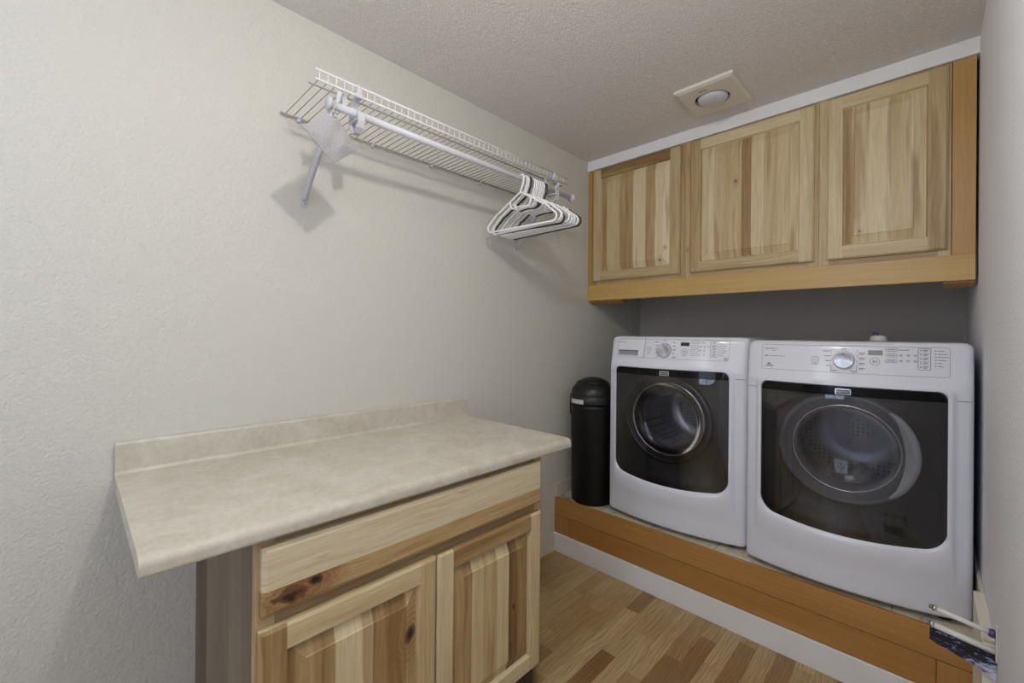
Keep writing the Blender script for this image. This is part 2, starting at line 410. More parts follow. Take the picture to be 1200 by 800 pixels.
# ------------------------------------------------------------------ cabinet doors
def panel_door(fn, Wd, Hd, mats, st=.056, rl=.056, t=.019, ch=.007):
    """frame of stiles and rails; fn(u, v, w) maps to the world; mats: [stile_l, stile_r, rail_b, rail_t]"""
    a = MB(); q = lambda pts, m: a.add([fn(*p) for p in pts], [[0, 1, 2, 3]], m)
    c = ch; z1 = t; z0 = t-ch*.8
    # fronts
    q([(c, c, z1), (st, c, z1), (st, Hd-c, z1), (c, Hd-c, z1)], 0)
    q([(Wd-st, c, z1), (Wd-c, c, z1), (Wd-c, Hd-c, z1), (Wd-st, Hd-c, z1)], 1)
    q([(st, c, z1), (Wd-st, c, z1), (Wd-st, rl, z1), (st, rl, z1)], 2)
    q([(st, Hd-rl, z1), (Wd-st, Hd-rl, z1), (Wd-st, Hd-c, z1), (st, Hd-c, z1)], 3)
    # outer chamfers
    q([(0, 0, z0), (c, c, z1), (c, Hd-c, z1), (0, Hd, z0)], 0)
    q([(Wd, 0, z0), (Wd, Hd, z0), (Wd-c, Hd-c, z1), (Wd-c, c, z1)], 1)
    for v0, v1, mr in ((0, c, 2), (Hd, Hd-c, 3)):
        q([(0, v0, z0), (st, v0, z0), (st, v1, z1), (c, v1, z1)], 0)
        q([(st, v0, z0), (Wd-st, v0, z0), (Wd-st, v1, z1), (st, v1, z1)], mr)
        q([(Wd-st, v0, z0), (Wd, v0, z0), (Wd-c, v1, z1), (Wd-st, v1, z1)], 1)
    # outer edges
    q([(0, 0, 0), (0, 0, z0), (0, Hd, z0), (0, Hd, 0)], 0); q([(Wd, 0, 0), (Wd, Hd, 0), (Wd, Hd, z0), (Wd, 0, z0)], 1)
    q([(0, 0, 0), (Wd, 0, 0), (Wd, 0, z0), (0, 0, z0)], 2); q([(0, Hd, 0), (0, Hd, z0), (Wd, Hd, z0), (Wd, Hd, 0)], 3)
    q([(0, 0, 0), (0, Hd, 0), (Wd, Hd, 0), (Wd, 0, 0)], 0)
    # inner moulding
    e = .006; d = t-.0145
    q([(st, rl, z1), (st, Hd-rl, z1), (st+e, Hd-rl-e, d), (st+e, rl+e, d)], 0)
    q([(Wd-st, rl, z1), (Wd-st-e, rl+e, d), (Wd-st-e, Hd-rl-e, d), (Wd-st, Hd-rl, z1)], 1)
    q([(st, rl, z1), (st+e, rl+e, d), (Wd-st-e, rl+e, d), (Wd-st, rl, z1)], 2)
    q([(st, Hd-rl, z1), (Wd-st, Hd-rl, z1), (Wd-st-e, Hd-rl-e, d), (st+e, Hd-rl-e, d)], 3)
    # raised panel
    b = MB(); q2 = lambda pts: b.add([fn(*p) for p in pts], [[0, 1, 2, 3]], 0)
    rs = [(st+e*.5, rl+e*.5, d+.0008), (st+e+.004, rl+e+.004, d+.0008), (st+e+.034, rl+e+.034, t-.0035), (st+e+.036, rl+e+.036, t-.001)]
    for (x0, y0, w0), (x1, y1, w1) in zip(rs[:-1], rs[1:]):
        A = [(x0, y0), (Wd-x0, y0), (Wd-x0, Hd-y0), (x0, Hd-y0)]; B = [(x1, y1), (Wd-x1, y1), (Wd-x1, Hd-y1), (x1, Hd-y1)]
        for i in range(4):
            j = (i+1) % 4; q2([(*A[i], w0), (*A[j], w0), (*B[j], w1), (*B[i], w1)])
    x1, y1, w1 = rs[-1]; q2([(x1, y1, w1), (Wd-x1, y1, w1), (Wd-x1, Hd-y1, w1), (x1, Hd-y1, w1)])
    return a, b
def put_door(parent, fn, Wd, Hd, fm, pm, **k):
    a, b = panel_door(fn, Wd, Hd, fm, **k)
    d = a.build('door', fm, parent); b.build('raised_panel', pm, d); return d

# ------------------------------------------------------------------ base cabinet
CY0, CY1, XF = .332, 1.288, .604
bc = thing('base_cabinet', (.3, (CY0+CY1)/2, 0), 'knotty hickory base cabinet with one wide drawer and two doors below the counter', 'cabinet')
side = hickory('shaded_side_veneer', 'z', 'x', 3.1, stave=.11, grey=.55, streak=.5, dark=.50)  # greyed and darkened: the side's shade put into the wood colour
c = MB(); c.box((.002, CY0, .0), (XF-.019, CY0+.015, .876)); c.box((.002, CY1-.015, 0), (XF-.019, CY1, .876))
c.box((.002, CY0+.015, .105), (XF-.019, CY1-.015, .12)); c.box((.002, CY0+.015, .105), (.008, CY1-.015, .876))
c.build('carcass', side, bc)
ffv = hickory('face_frame_stile_wood', 'z', 'y', 1.4, tone=.42, grey=.15); ffh = hickory('face_frame_rail_wood', 'y', 'z', 2.2, tone=.3, grey=.25, dark=.85)
f = MB()
f.box((XF-.019, CY0, .105), (XF, CY0+.04, .876), .001, 0); f.box((XF-.019, CY1-.04, .105), (XF, CY1, .876), .001, 0)
f.box((XF-.019, CY0+.04, .836), (XF-.0003, CY1-.04, .876), 0, 1); f.box((XF-.019, CY0+.04, .675), (XF-.0003, CY1-.04, .715), 0, 1)
f.box((XF-.019, CY0+.04, .105), (XF-.0003, CY1-.04, .14), 0, 1); f.box((XF-.019, .78, .14), (XF-.0003, .82, .675), 0, 0)
f.build('face_frame', [ffv, ffh], bc)
MB().box((.52, CY0+.015, 0), (.535, CY1-.015, .105)).build('toe_kick', hickory('toe_kick_wood', 'y', 'z', 6., tone=.1, dark=.5), bc)
# drawer front (a slab with a wide chamfer)
DY0, DY1, DZ0, DZ1 = .341, 1.268, .706, .856
def slab(fn, Wd, Hd, t=.021, c=.010):
    a = MB(); R = [[(0, 0, 0), (Wd, 0, 0), (Wd, Hd, 0), (0, Hd, 0)], [(0, 0, t-c*.7), (Wd, 0, t-c*.7), (Wd, Hd, t-c*.7), (0, Hd, t-c*.7)],
                   [(c, c, t), (Wd-c, c, t), (Wd-c, Hd-c, t), (c, Hd-c, t)]]
    for A, B in zip(R[:-1], R[1:]):
        for i in range(4):
            j = (i+1) % 4; a.add([fn(*A[i]), fn(*A[j]), fn(*B[j]), fn(*B[i])], [[0, 1, 2, 3]])
    a.add([fn(*p) for p in R[2]], [[0, 1, 2, 3]]); a.add([fn(*p) for p in R[0]], [[0, 1, 2, 3]]); return a
def drawer_wood():
    # two glued boards: pale sapwood over darker heartwood with a big knot
    t = NT('drawer_front_wood'); p = t.xyz(t.pos()); y, z = p[1], p[2]
    wob = t.noise(t.vec(t.math('MULTIPLY', y, 3.), t.math('MULTIPLY', z, 6.), 1.), 1.3, 2)
    zw = t.math('ADD', z, t.math('MULTIPLY', wob, .03))
    kd = []
    for (ka, kc, ks) in ((.402, .736, .046), (.452, .750, .026)):
        dx = t.math('SUBTRACT', y, ka); dz = t.math('SUBTRACT', z, kc)
        n = t.noise(t.vec(t.math('MULTIPLY', y, 45.), t.math('MULTIPLY', z, 60.), ks), 1., 3)
        dd = t.math('SQRT', t.math('ADD', t.math('MULTIPLY', t.math('MULTIPLY', dx, dx), .22), t.math('MULTIPLY', dz, dz)))
        kd.append((t.math('ADD', dd, t.math('MULTIPLY', t.math('SUBTRACT', n, .5), ks*.7)), ks))
    g = t.noise(t.vec(t.math('MULTIPLY', y, 3.5), t.math('MULTIPLY', zw, 90.), 2.), 1., 4, .6)
    g2 = t.noise(t.vec(t.math('MULTIPLY', y, 10.), t.math('MULTIPLY', zw, 330.), 5.), 1., 2)
    pale = t.ramp(g, [(.25, lin(196, 176, 138)), (.5, lin(216, 201, 168)), (.8, lin(226, 214, 188))])
    brn = t.ramp(g, [(.25, lin(150, 120, 76)), (.5, lin(182, 153, 106)), (.8, lin(204, 178, 132))])
    low = t.math('LESS_THAN', z, .762)
    c = t.mix(low, pale, brn)
    stk = t.ramp(t.noise(t.vec(t.math('MULTIPLY', y, 5.), t.math('MULTIPLY', zw, 45.), 8.), 1., 2, .5, .6), [(.66, (0, 0, 0)), (.74, (1, 1, 1))])
    c = t.mix(t.math('MULTIPLY', t.xyz(stk)[0], .5), c, (*lin(150, 104, 58), 1))
    c = t.mix(t.math('MULTIPLY', t.math('SUBTRACT', .6, g2, clamp=True), .6), c, (*lin(130, 92, 54), 1))
    for d, ks in kd:
        halo = t.math('SUBTRACT', 1., t.math('DIVIDE', d, ks*1.5), clamp=True)
        rg = t.math('SINE', t.math('MULTIPLY', d, 2*PI/(ks*.25)))
        hl = t.math('MULTIPLY', halo, t.math('ADD', .75, t.math('MULTIPLY', rg, .3)), clamp=True)
        c = t.mix(t.math('MULTIPLY', hl, low), c, (*lin(120, 68, 32), 1))
        core = t.math('SUBTRACT', 1.4, t.math('DIVIDE', d, ks*.33), clamp=True)
        c = t.mix(t.math('MULTIPLY', core, low), c, (*lin(34, 18, 12), 1))
    return t.bsdf(c, .42, g2, .05, .002, Specular_IOR_Level=.4)
slab(lambda u, v, w: (XF+w, DY0+u, DZ0+v), DY1-DY0, DZ1-DZ0).build('drawer_front', drawer_wood(), bc)
def stave_wood(name, across, along, bounds, tones, seed, knots=()):
    """glued-up panel: boards with their own tones between the given edges"""
    t = NT(name); p = t.xyz(t.pos()); ac = p[AX[across]]; al = p[AX[along]]
    lo, hi = bounds[0], bounds[-1]
    f = t.math('DIVIDE', t.math('SUBTRACT', ac, lo), hi-lo)
    stops = [(max(0, (b-lo)/(hi-lo)), (tn, tn, tn)) for b, tn in zip(bounds[:-1], tones)]
    tone = t.xyz(t.ramp(f, stops, 'CONSTANT'))[0]
    idx = t.math('MULTIPLY', tone, 37.)
    wob = t.noise(t.vec(t.math('MULTIPLY', ac, 7.), t.math('MULTIPLY', al, 1.8), t.math('ADD', idx, seed)), 1.4, 2)
    acw = t.math('ADD', ac, t.math('MULTIPLY', wob, .04))
    kk = []
    for (ka, kc, ks, el) in knots:
        dx = t.math('SUBTRACT', ac, kc); dy = t.math('SUBTRACT', al, ka)
        n = t.noise(t.vec(t.math('MULTIPLY', ac, 38.), t.math('MULTIPLY', al, 26.), ks), 1., 2)
        d = t.math('SQRT', t.math('ADD', t.math('MULTIPLY', dx, dx), t.math('MULTIPLY', t.math('MULTIPLY', dy, dy), el)))
        d = t.math('ADD', d, t.math('MULTIPLY', t.math('SUBTRACT', n, .5), ks*.6)); kk.append((d, ks))
        g_ = t.math('EXPONENT', t.math('MULTIPLY', t.math('MULTIPLY', d, d), -1/(ks*ks*6)))
        acw = t.math('ADD', acw, t.math('MULTIPLY', g_, ks*.8))
    g = t.noise(t.vec(t.math('MULTIPLY', acw, 70.), t.math('MULTIPLY', al, 2.6), idx), 1., 4, .6, .2)
    g2 = t.noise(t.vec(t.math('MULTIPLY', acw, 300.), t.math('MULTIPLY', al, 8.), idx), 1., 2)
    g3 = t.noise(t.vec(t.math('MULTIPLY', acw, 22.), t.math('MULTIPLY', al, 1.3), t.math('ADD', idx, 9.)), 1., 2)
    tt = t.math('ADD', tone, t.math('ADD', t.math('MULTIPLY', t.math('SUBTRACT', g, .5), .42), t.math('MULTIPLY', t.math('SUBTRACT', g3, .5), .42)))
    c = t.ramp(tt, HICK)
    st = t.ramp(g3, [(.60, (0, 0, 0)), (.68, (1, 1, 1))])
    c = t.mix(t.math('MULTIPLY', t.xyz(st)[0], .55), c, (*lin(150, 104, 62), 1))
    c = t.mix(t.math('MULTIPLY', t.math('SUBTRACT', .62, g2, clamp=True), .65), c, (*lin(122, 84, 52), 1))
    for d, ks in kk:
        halo = t.math('SUBTRACT', 1., t.math('DIVIDE', d, ks*4.2), clamp=True)
        rg = t.math('SINE', t.math('MULTIPLY', d, 2*PI/(ks*.5)))
        c = t.mix(t.math('MULTIPLY', halo, t.math('ADD', .5, t.math('MULTIPLY', rg, .35)), clamp=True), c, (*lin(142, 94, 52), 1))
        core = t.math('SUBTRACT', 1.5, t.math('DIVIDE', d, ks*.6), clamp=True)
        c = t.mix(core, c, (*lin(40, 22, 14), 1))
    return t.bsdf(c, .42, g2, .06, .002, Specular_IOR_Level=.4)

DB0, DB1 = .118, .676
hv = lambda n, s, tn: hickory(n, 'z', 'y', s, tone=tn, streak=.35); hh = lambda n, s, tn: hickory(n, 'y', 'z', s, tone=tn, streak=.35)
pmL = stave_wood('left_door_staves', 'y', 'z', [.38, .503, .60, .70, .79], [.22, .66, .2, .45], 1., knots=((.492, .716, .028, .75),))
put_door(bc, lambda u, v, w: (XF+w, .337+u, DB0+v), .462, DB1-DB0,
         [hv('left_door_stile_a', 1., .2), hv('left_door_stile_b', 2., .42), hh('left_door_rail_a', 3., .5), hh('left_door_rail_b', 4., .56)], pmL)
pmR = stave_wood('right_door_staves', 'y', 'z', [.85, .935, .985, 1.045, 1.10, 1.14, 1.23], [.26, .6, .4, .66, .06, .2], 2., knots=((.39, 1.125, .008, .2),))
put_door(bc, lambda u, v, w: (XF+w, .805+u, DB0+v), .463, DB1-DB0,
         [hv('right_door_stile_a', 5., .62), hv('right_door_stile_b', 6., .58), hh('right_door_rail_a', 7., .7), hh('right_door_rail_b', 8., .22)], pmR)

# ------------------------------------------------------------------ countertop
KY0, KY1, ZC, D = .138, 1.431, .914, .636
kt = thing('countertop', (.3, .78, .877), 'beige stone-look laminate countertop with low backsplash along the left wall', 'countertop')
prof = [(.001, .877), (D-.03, .877)]
prof += [(D-.003-.012+.012*math.cos(a), .877+.012+.012*math.sin(a)-.012) for a in ()]
for k in range(5): a = -PI/2+PI/2*k/4; prof.append((D-.008+.008*math.cos(a), .876+.008+.008*math.sin(a)))
for k in range(9): a = PI/2*k/8; prof.append((D-.02+.02*math.cos(a), ZC-.02+.02*math.sin(a)))
prof += [(.001, ZC)]
MB().prism(prof, lambda u, v, a: (u, a, v), KY0, KY1).build('worktop', M['lam'], kt)
prof = [(.001, ZC), (.030, ZC), (.0245, ZC+.003), (.021, ZC+.009)]
for k in range(6): a = PI/2*k/5; prof.append((.012+.009*math.cos(a), 1.004-.009+.009*math.sin(a)))
prof += [(.001, 1.004)]
MB().prism(prof, lambda u, v, a: (u, a, v), KY0, KY1).build('backsplash', M['lam'], kt)

# ------------------------------------------------------------------ wall cabinets
UZ0, UZ1 = 1.643, 2.403
wc_specs = [
 # x0, x1, door x0, x1, label, staves(bounds, tones), knots, frame tones
 (.031, .640, .046, .616, 'knotty hickory wall cabinet nearest the left wall, streaky dark-striped door',
  [.08, .15, .24, .33, .41, .47, .60], [.3, .52, .3, .68, .3, .74], ((1.76, .50, .006, .4), (1.83, .53, .004, .4)), (.5, .45, .4, .16)),
 (.641, 1.252, .672, 1.236, 'middle hickory wall cabinet between the narrow and the streaky one',
  [.70, .80, .93, .975, 1.03, 1.09, 1.24], [.68, .46, .24, .62, .44, .56], ((2.12, .905, .005, .2),), (.3, .56, .42, .66)),
 (1.253, 1.675, 1.284, 1.666, 'narrow hickory wall cabinet by the right wall with a pale door',
  [1.32, 1.37, 1.43, 1.50, 1.56, 1.66], [.3, .56, .7, .5, .66], ((1.78, 1.40, .004, .3), (2.2, 1.613, .005, .12)), (.55, .34, .5, .6)),
]
for i, (x0, x1, dx0, dx1, lab, bd, tn, kn, ft) in enumerate(wc_specs):
    t = thing('wall_cabinet', ((x0+x1)/2, YU+.3, UZ0), lab, 'cabinet', 'hickory cabinets above the laundry machines')
    ca = MB(); y0, y1 = YU+.019, YB-.002
    ca.box((x0, y0, UZ0), (x0+.012, y1, UZ1)); ca.box((x1-.012, y0, UZ0), (x1, y1, UZ1)); ca.box((x0+.012, y0, UZ0), (x1-.012, y1, UZ0+.012)); ca.box((x0+.012, y0, UZ1-.012), (x1-.012, y1, UZ1)); ca.box((x0+.012, y1-.01, UZ0+.012), (x1-.012, y1, UZ1-.012))
    sd = 10.+i*4
    va = hickory(f'wall_frame_stile_{i}', 'z', 'x', sd, tone=(.3, .42, .5)[i], streak=.6, knots=((1.80, .655, .006),) if i == 1 else ()); hb = hickory(f'wall_frame_rail_{i}', 'x', 'z', sd+1, tone=.35)
    ca.build('carcass', va, t)
    fr = MB(); fr.box((x0, YU, UZ0), (x0+.038, y0, UZ1), .0008, 0); fr.box((x1-.038, YU, UZ0), (x1, y0, UZ1), .0008, 0)
    fr.box((x0+.038, YU+.0003, UZ0), (x1-.038, y0, UZ0+.035), 0, 1); fr.box((x0+.038, YU+.0003, UZ1-.035), (x1-.038, y0, UZ1), 0, 1)
    fr.build('face_frame', [va, hb], t)
    mv = lambda n, s, tone: hickory(f'wall_door_{n}_{i}', 'z', 'x', s, tone=tone, streak=.4); mh = lambda n, s, tone: hickory(f'wall_door_{n}_{i}', 'x', 'z', s, tone=tone, streak=.4)
    put_door(t, lambda u, v, w, dx0=dx0: (dx0+u, YU-w, 1.668+v), dx1-dx0, 2.396-1.668,
             [mv('stile_a', sd+2, ft[0]), mv('stile_b', sd+2.6, ft[1]), mh('rail_a', sd+3, ft[2]), mh('rail_b', sd+3.4, ft[3])],
             stave_wood(f'wall_door_staves_{i}', 'x', 'z', bd, tn, sd, kn))
vb = tag(MB().box((.001, YU-.012, 1.543), (W-.001, YU+.012, 1.6425), .0015).build('valance_board', M['fir_lit'], origin=(W/2, YU, 1.543)), 'long horizontal honey-coloured board running under all the wall cabinets', 'board')
tag(MB().box((.001, YU-.006, 1.643), (.030, YU+.012, 2.402), .001).build('filler_strip', M['fir_v'], origin=(.015, YU, 1.643)), 'upright honey-coloured filler strip against the left wall beside the cabinets', 'board')
tag(MB().box((1.677, YU-.006, 1.643), (W-.001, YU+.012, 2.402), .001).build('filler_strip', M['fir_v'], origin=(1.71, YU, 1.643)), 'upright honey-coloured filler strip against the right wall beside the cabinets', 'board')
for x0, x1 in ((.001, .24), (1.655, W-.001)):
    MB().prism([(YU+.0125, 1.60), (YU+.0125, 1.535), (YU+.05, 1.522), (YU+.09, 1.522), (YU+.09, 1.60)], lambda u, v, a: (a, u, v), x0, x1).build('support_cleat', M['fir_dark_v'], vb)

# ------------------------------------------------------------------ ceiling heat lamp
hx, hy = .882, 2.212
hl = thing('ceiling_heat_lamp', (hx, hy, H), 'square ivory ceiling cover with a round frosted lamp before the wall cabinets', 'ceiling lamp')
R = .076; lx, ly = .880, 2.206
x0, x1, y0, y1 = .757, 1.013, 2.058, 2.358
def sq_ring(n=48):
    out = []
    for k in range(n):
        a = 2*PI*(k+.5)/n; ca, sa = math.cos(a), math.sin(a); s_ = 1/max(abs(ca)/((x1-x0)/2), abs(sa)/((y1-y0)/2))
        out.append(((x0+x1)/2+ca*s_, (y0+y1)/2+sa*s_))
    return out
n = 64; o = sq_ring(n)
# snap corners
for cx_, cy_ in ((x0, y0), (x1, y0), (x0, y1), (x1, y1)):
    k = min(range(n), key=lambda k: (o[k][0]-cx_)**2+(o[k][1]-cy_)**2); o[k] = (cx_, cy_)
ctr = ((x0+x1)/2, (y0+y1)/2)
circ = [(lx+R*math.cos(2*PI*(k+.5)/n), ly+R*math.sin(2*PI*(k+.5)/n)) for k in range(n)]
V = []; F = []
lay = [[(x, y, H) for x, y in o], [(x, y, H-.012) for x, y in o], [(ctr[0]+(x-ctr[0])*.90, ctr[1]+(y-ctr[1])*.90, H-.018) for x, y in o], [(x, y, H-.019) for x, y in circ], [(x, y, H-.004) for x, y in circ]]
for L_ in lay: V += L_
for i in range(len(lay)-1):
    for k in range(n): l = (k+1) % n; F.append([i*n+k, i*n+l, (i+1)*n+l, (i+1)*n+k])
pl = MB().add(V, F).build('cover_plate', M['vent_plate'], hl)
MB().lathe([(.0, -.003), (R-.0005, -.003)], (lx, ly, H), 'z', 48).build('recess', M['void'], hl)
MB().lathe([(.065, -.004), (.066, -.014), (.064, -.022), (.055, -.031), (.038, -.037), (.018, -.040), (0, -.0405)], (lx+.002, ly+.002, H), 'z', 48).build('lamp_lens', M['lamp_lens'], hl)
mk = MB()
for k in range(5): mk.box((.853+k*.0075, 2.105, H-.0192), (.859+k*.0075, 2.112, H-.0175))
mk.build('maker_mark', M['ink'], hl)

# ------------------------------------------------------------------ appliances
def text_mesh(s, size):
    cu = bpy.data.curves.new('t', 'FONT'); cu.body = s; cu.size = size; cu.align_x = 'CENTER'; cu.align_y = 'CENTER'; cu.resolution_u = 2
    ob = bpy.data.objects.new('t', cu); COL.objects.link(ob)
    me = bpy.data.meshes.new_from_object(ob, depsgraph=bpy.context.evaluated_depsgraph_get())
    vs = [v.co[:2] for v in me.vertices]; fs = [list(p.vertices) for p in me.polygons]
    bpy.data.objects.remove(ob); bpy.data.curves.remove(cu); bpy.data.meshes.remove(me)
    return vs, fs

class Front:
    def __init__(s, x0, x1, yc, bow, rot):
        s.x0, s.x1, s.yc, s.bow, s.rot = x0, x1, yc, bow, rot; s.xc = (x0+x1)/2; s.hw = (x1-x0)/2
    def y(s, x, z):
        t = (x-s.xc)/s.hw; return s.yc+s.bow*t*t+s.rot*t+max(0, z-1.14)*.2
    def p(s, x, z, e=0.): return (x, s.y(x, z)-e, z)
    def rect(s, mb, x0, z0, x1, z1, e, mat=0, n=6):
        for k in range(n):
            a = x0+(x1-x0)*k/n; b = x0+(x1-x0)*(k+1)/n
            mb.add([s.p(a, z0, e), s.p(b, z0, e), s.p(b, z1, e), s.p(a, z1, e)], [[0, 1, 2, 3]], mat)
    def line(s, mb, pts, w, e, mat=0, closed=False):
        P = pts+[pts[0]] if closed else pts
        for (xa, za), (xb, zb) in zip(P[:-1], P[1:]):
            L = math.hypot(xb-xa, zb-za)
            if L < 1e-6: continue
            nx, nz = -(zb-za)/L*w/2, (xb-xa)/L*w/2; k = max(1, int(L/.05))
            for i in range(k):
                f0, f1 = i/k, (i+1)/k; ax, az, bx, bz = xa+(xb-xa)*f0, za+(zb-za)*f0, xa+(xb-xa)*f1, za+(zb-za)*f1
                mb.add([s.p(ax-nx, az-nz, e), s.p(bx-nx, bz-nz, e), s.p(bx+nx, bz+nz, e), s.p(ax+nx, az+nz, e)], [[0, 1, 2, 3]], mat)
    def rrect(s, x0, z0, x1, z1, r, n=5):
        out = []
        for cx, cz, a0 in ((x1-r, z1-r, 0), (x0+r, z1-r, PI/2), (x0+r, z0+r, PI), (x1-r, z0+r, 1.5*PI)):
            for k in range(n+1): a = a0+PI/2*k/n; out.append((cx+r*math.cos(a), cz+r*math.sin(a)))
        return out
    def text(s, mb, st, x, z, size, e, mat=0):
        v, f = text_mesh(st, size); mb.add([s.p(x+a, z+b, e) for a, b in v], f, mat)
    def disc(s, mb, x, z, r, e, mat=0, n=24):
        mb.add([s.p(x+r*math.cos(2*PI*k/n), z+r*math.sin(2*PI*k/n), e) for k in range(n)], [list(range(n))], mat)
    def ring(s, mb, x, z, r, w, e, mat=0, n=24):
        s.line(mb, [(x+r*math.cos(2*PI*k/n), z+r*math.sin(2*PI*k/n)) for k in range(n)], w, e, mat, True)

def outline(x0, x1, z0, z1, rt, rb, sag, n=14):
    """door outline (x, z), upper corners rt, lower rb, lower edge sagging by sag in the middle; same point count always"""
    pts = []
    m = 22
    for k in range(m): pts.append((x1-rt-(x1-x0-2*rt)*k/m, z1))
    for k in range(n): a = PI/2+PI/2*k/n; pts.append((x0+rt+rt*math.cos(a), z1-rt+rt*math.sin(a)))
    for k in range(m): pts.append((x0, z1-rt-(z1-z0-rt-rb)*k/m))
    for k in range(n): a = PI+PI/2*k/n; pts.append((x0+rb+rb*math.cos(a), z0+rb+rb*math.sin(a)))
    for k in range(m): pts.append((x0+rb+(x1-x0-2*rb)*k/m, z0))
    for k in range(n): a = 1.5*PI+PI/2*k/n; pts.append((x1-rb+rb*math.cos(a), z0+rb+rb*math.sin(a)))
    for k in range(m): pts.append((x1, z0+rb+(z1-z0-rt-rb)*k/m))
    for k in range(n): a = PI/2*k/n; pts.append((x1-rt+rt*math.cos(a), z1-rt+rt*math.sin(a)))
    xc, hw = (x0+x1)/2, (x1-x0)/2
    return [(x, z-sag*max(0., 1-((x-xc)/hw)**2)*max(0, (z1-z)/(z1-z0))**2) for x, z in pts]

def appliance(name, fr, label, cat, dx0, dx1, dz1, cz, ring_r, ztop, washer):
    Z0 = .347; yb = fr.yc+.80
    root = thing(name, (fr.xc, fr.yc+.4, ZP), label, cat)
    # ---- body shell
    x0, x1 = fr.x0, fr.x1
    xs = [0, .002, .005, .009, .014, .02, .03]+[.03+(x1-x0-.06)*k/24 for k in range(1, 24)]+[(x1-x0)-e for e in (.03, .02, .014, .009, .005, .002, 0)]
    rc = .02
    def layer(z, ins, pull=0.):
        P = []
        for u in xs:
            x = x0+ins+u*(x1-x0-2*ins)/(x1-x0); e = min(u, x1-x0-u)
            cr = rc-math.sqrt(max(0, rc*rc-(rc-min(e, rc))**2)) if e < rc else 0
            P.append((x, fr.y(x, z)+ins*1.0+cr+pull, z))
        P += [(x1-ins, yb-ins, z), (x0+ins, yb-ins, z)]
        return P
    ls = [(Z0, .006), (Z0+.006, .001), (Z0+.012, 0)]+[(z, 0) for z in (Z0+.03, .6, .8, 1.0, dz1-.01, dz1+.008, 1.2, ztop-.03, ztop-.022)]
    ls += [(ztop-.014, .0022), (ztop-.008, .006), (ztop-.003, .012), (ztop, .022)]
    L = [layer(z, i) for z, i in ls]; n = len(L[0]); b = MB(); V = [p for l in L for p in l]; F = []
    for i in range(len(L)-1):
        for k in range(n):
            l = (k+1) % n
            zc_ = (L[i][0][2]+L[i+1][0][2])/2
            if 6 <= k < len(xs)-7 and Z0+.025 < zc_ < dz1+.007: continue   # door opening
            F.append([i*n+k, i*n+l, (i+1)*n+l, (i+1)*n+k])
    b.add(V, F, 0, True); b.add(L[0], [list(range(n))[::-1]]); b.add(L[-1], [list(range(n))])
    b.build('body', M['enamel'], root)
    # ---- front panel, bulging round the door opening
    do = outline(dx0, dx1, .585, dz1, .028, .055, .028)
    oo = outline(x0+.022, x1-.022, Z0+.012, dz1+.018, .012, .012, .0)
    fp = MB(); prof = [(0, .0005), (.1, .0015), (.3, .002), (.46, .003), (.6, .009), (.74, .0135), (.86, .0145), (.95, .0125), (1.0, .007), (1.0, -.002)]
    V = []; F = []; n = len(do)
    for k, e in prof:
        for (xa, za), (xb, zb) in zip(oo, do):
            V.append(fr.p(xa+(xb-xa)*k, za+(zb-za)*k, e))
    for i in range(len(prof)-1):
        for k in range(n): l = (k+1) % n; F.append([i*n+k, i*n+l, (i+1)*n+l, (i+1)*n+k])
    fp.add(V, F, 0, True)
    zs = dz1-.03
    for a, c_ in ((x0+.004, dx0-.012), (dx1+.012, x1-.004)): fr.rect(fp, a, zs, c_, zs+.002, .0042 if washer else .0042, 1, 3)
    fp.build('front_panel', [M['enamel'], M['seam']], root)
    # ---- feet
    for fx in (x0+.07, x1-.07):
        for fy in (fr.yc+.12, yb-.08):
            MB().lathe([(0, 0), (.024, 0), (.026, .006), (.02, .012), (.012, .012), (.012, Z0-ZP+.01)], (fx, fy, ZP), 'z', 20).build('foot', M['rubber'], root)
    # ---- door
    xc = (dx0+dx1)/2; yr = fr.y(xc, cz)+.004
    n = len(do); cc = [(xc+ring_r*math.cos(a), cz+ring_r*math.sin(a)) for a in [math.atan2(z-cz, x-xc) for x, z in do]]
    d = MB(); V = []; F = []
    for k, e in ((0, -.004), (0, .003), (.02, .0045), (.3, -.004), (.6, -.012), (.85, -.018), (1.0, -.022)):
        for (xa, za), (xb, zb) in zip(do, cc):
            x, z = xa+(xb-xa)*k, za+(zb-za)*k
            y = fr.y(x, z)-e; y = y+(yr+.022-y)*max(0, k-.3)/.7 if k > .3 else y
            V.append((x, y, z))
    for i in range(6):
        for k in range(n): l = (k+1) % n; F.append([i*n+k, i*n+l, (i+1)*n+l, (i+1)*n+k])
    d.add(V, F, 0, True)
    door = d.build('door', M['liner'], root)
    rg = M['ring_dark'] if washer else M['ring_clear']
    rw = .030 if washer else .040
    MB().lathe([(ring_r+.012, .024), (ring_r+.010, .012), (ring_r+.002, .006), (ring_r-.006, .005), (ring_r-.010, .009), (ring_r-rw+.008, .015), (ring_r-rw+.002, .019), (ring_r-rw, .03)], (xc, yr, cz), 'y', 72).build('door_ring', rg, door)
    rb = ring_r-rw-.001
    MB().lathe([(rb+.002, .022), (rb-.008, .030), (rb-.03, .043), (rb-.065, .054), (.05, .061), (.0, .063)], (xc, yr, cz), 'y', 64).build('door_bowl', M['bowl'], door)
    MB().lathe([(rb+.004, .0205), (rb+.0015, .0175), (rb-.002, .0195), (rb-.002, .024)], (xc, yr, cz), 'y', 72).build('bowl_rim', M['chrome'], door)
    # smoked sheet over the whole door
    gi = [(xc+(x-xc)*.988, (z-.87)*.988+.87) for x, z in do]
    g = MB(); V = []; F = []; ks = (0, .12, .3, .5, .7, .85, 1)
    for k in ks:
        for (xa, za) in gi:
            x, z = xa+(xc-xa)*k, za+(cz-za)*k; V.append(fr.p(x, z, .0075 if k else .0055))
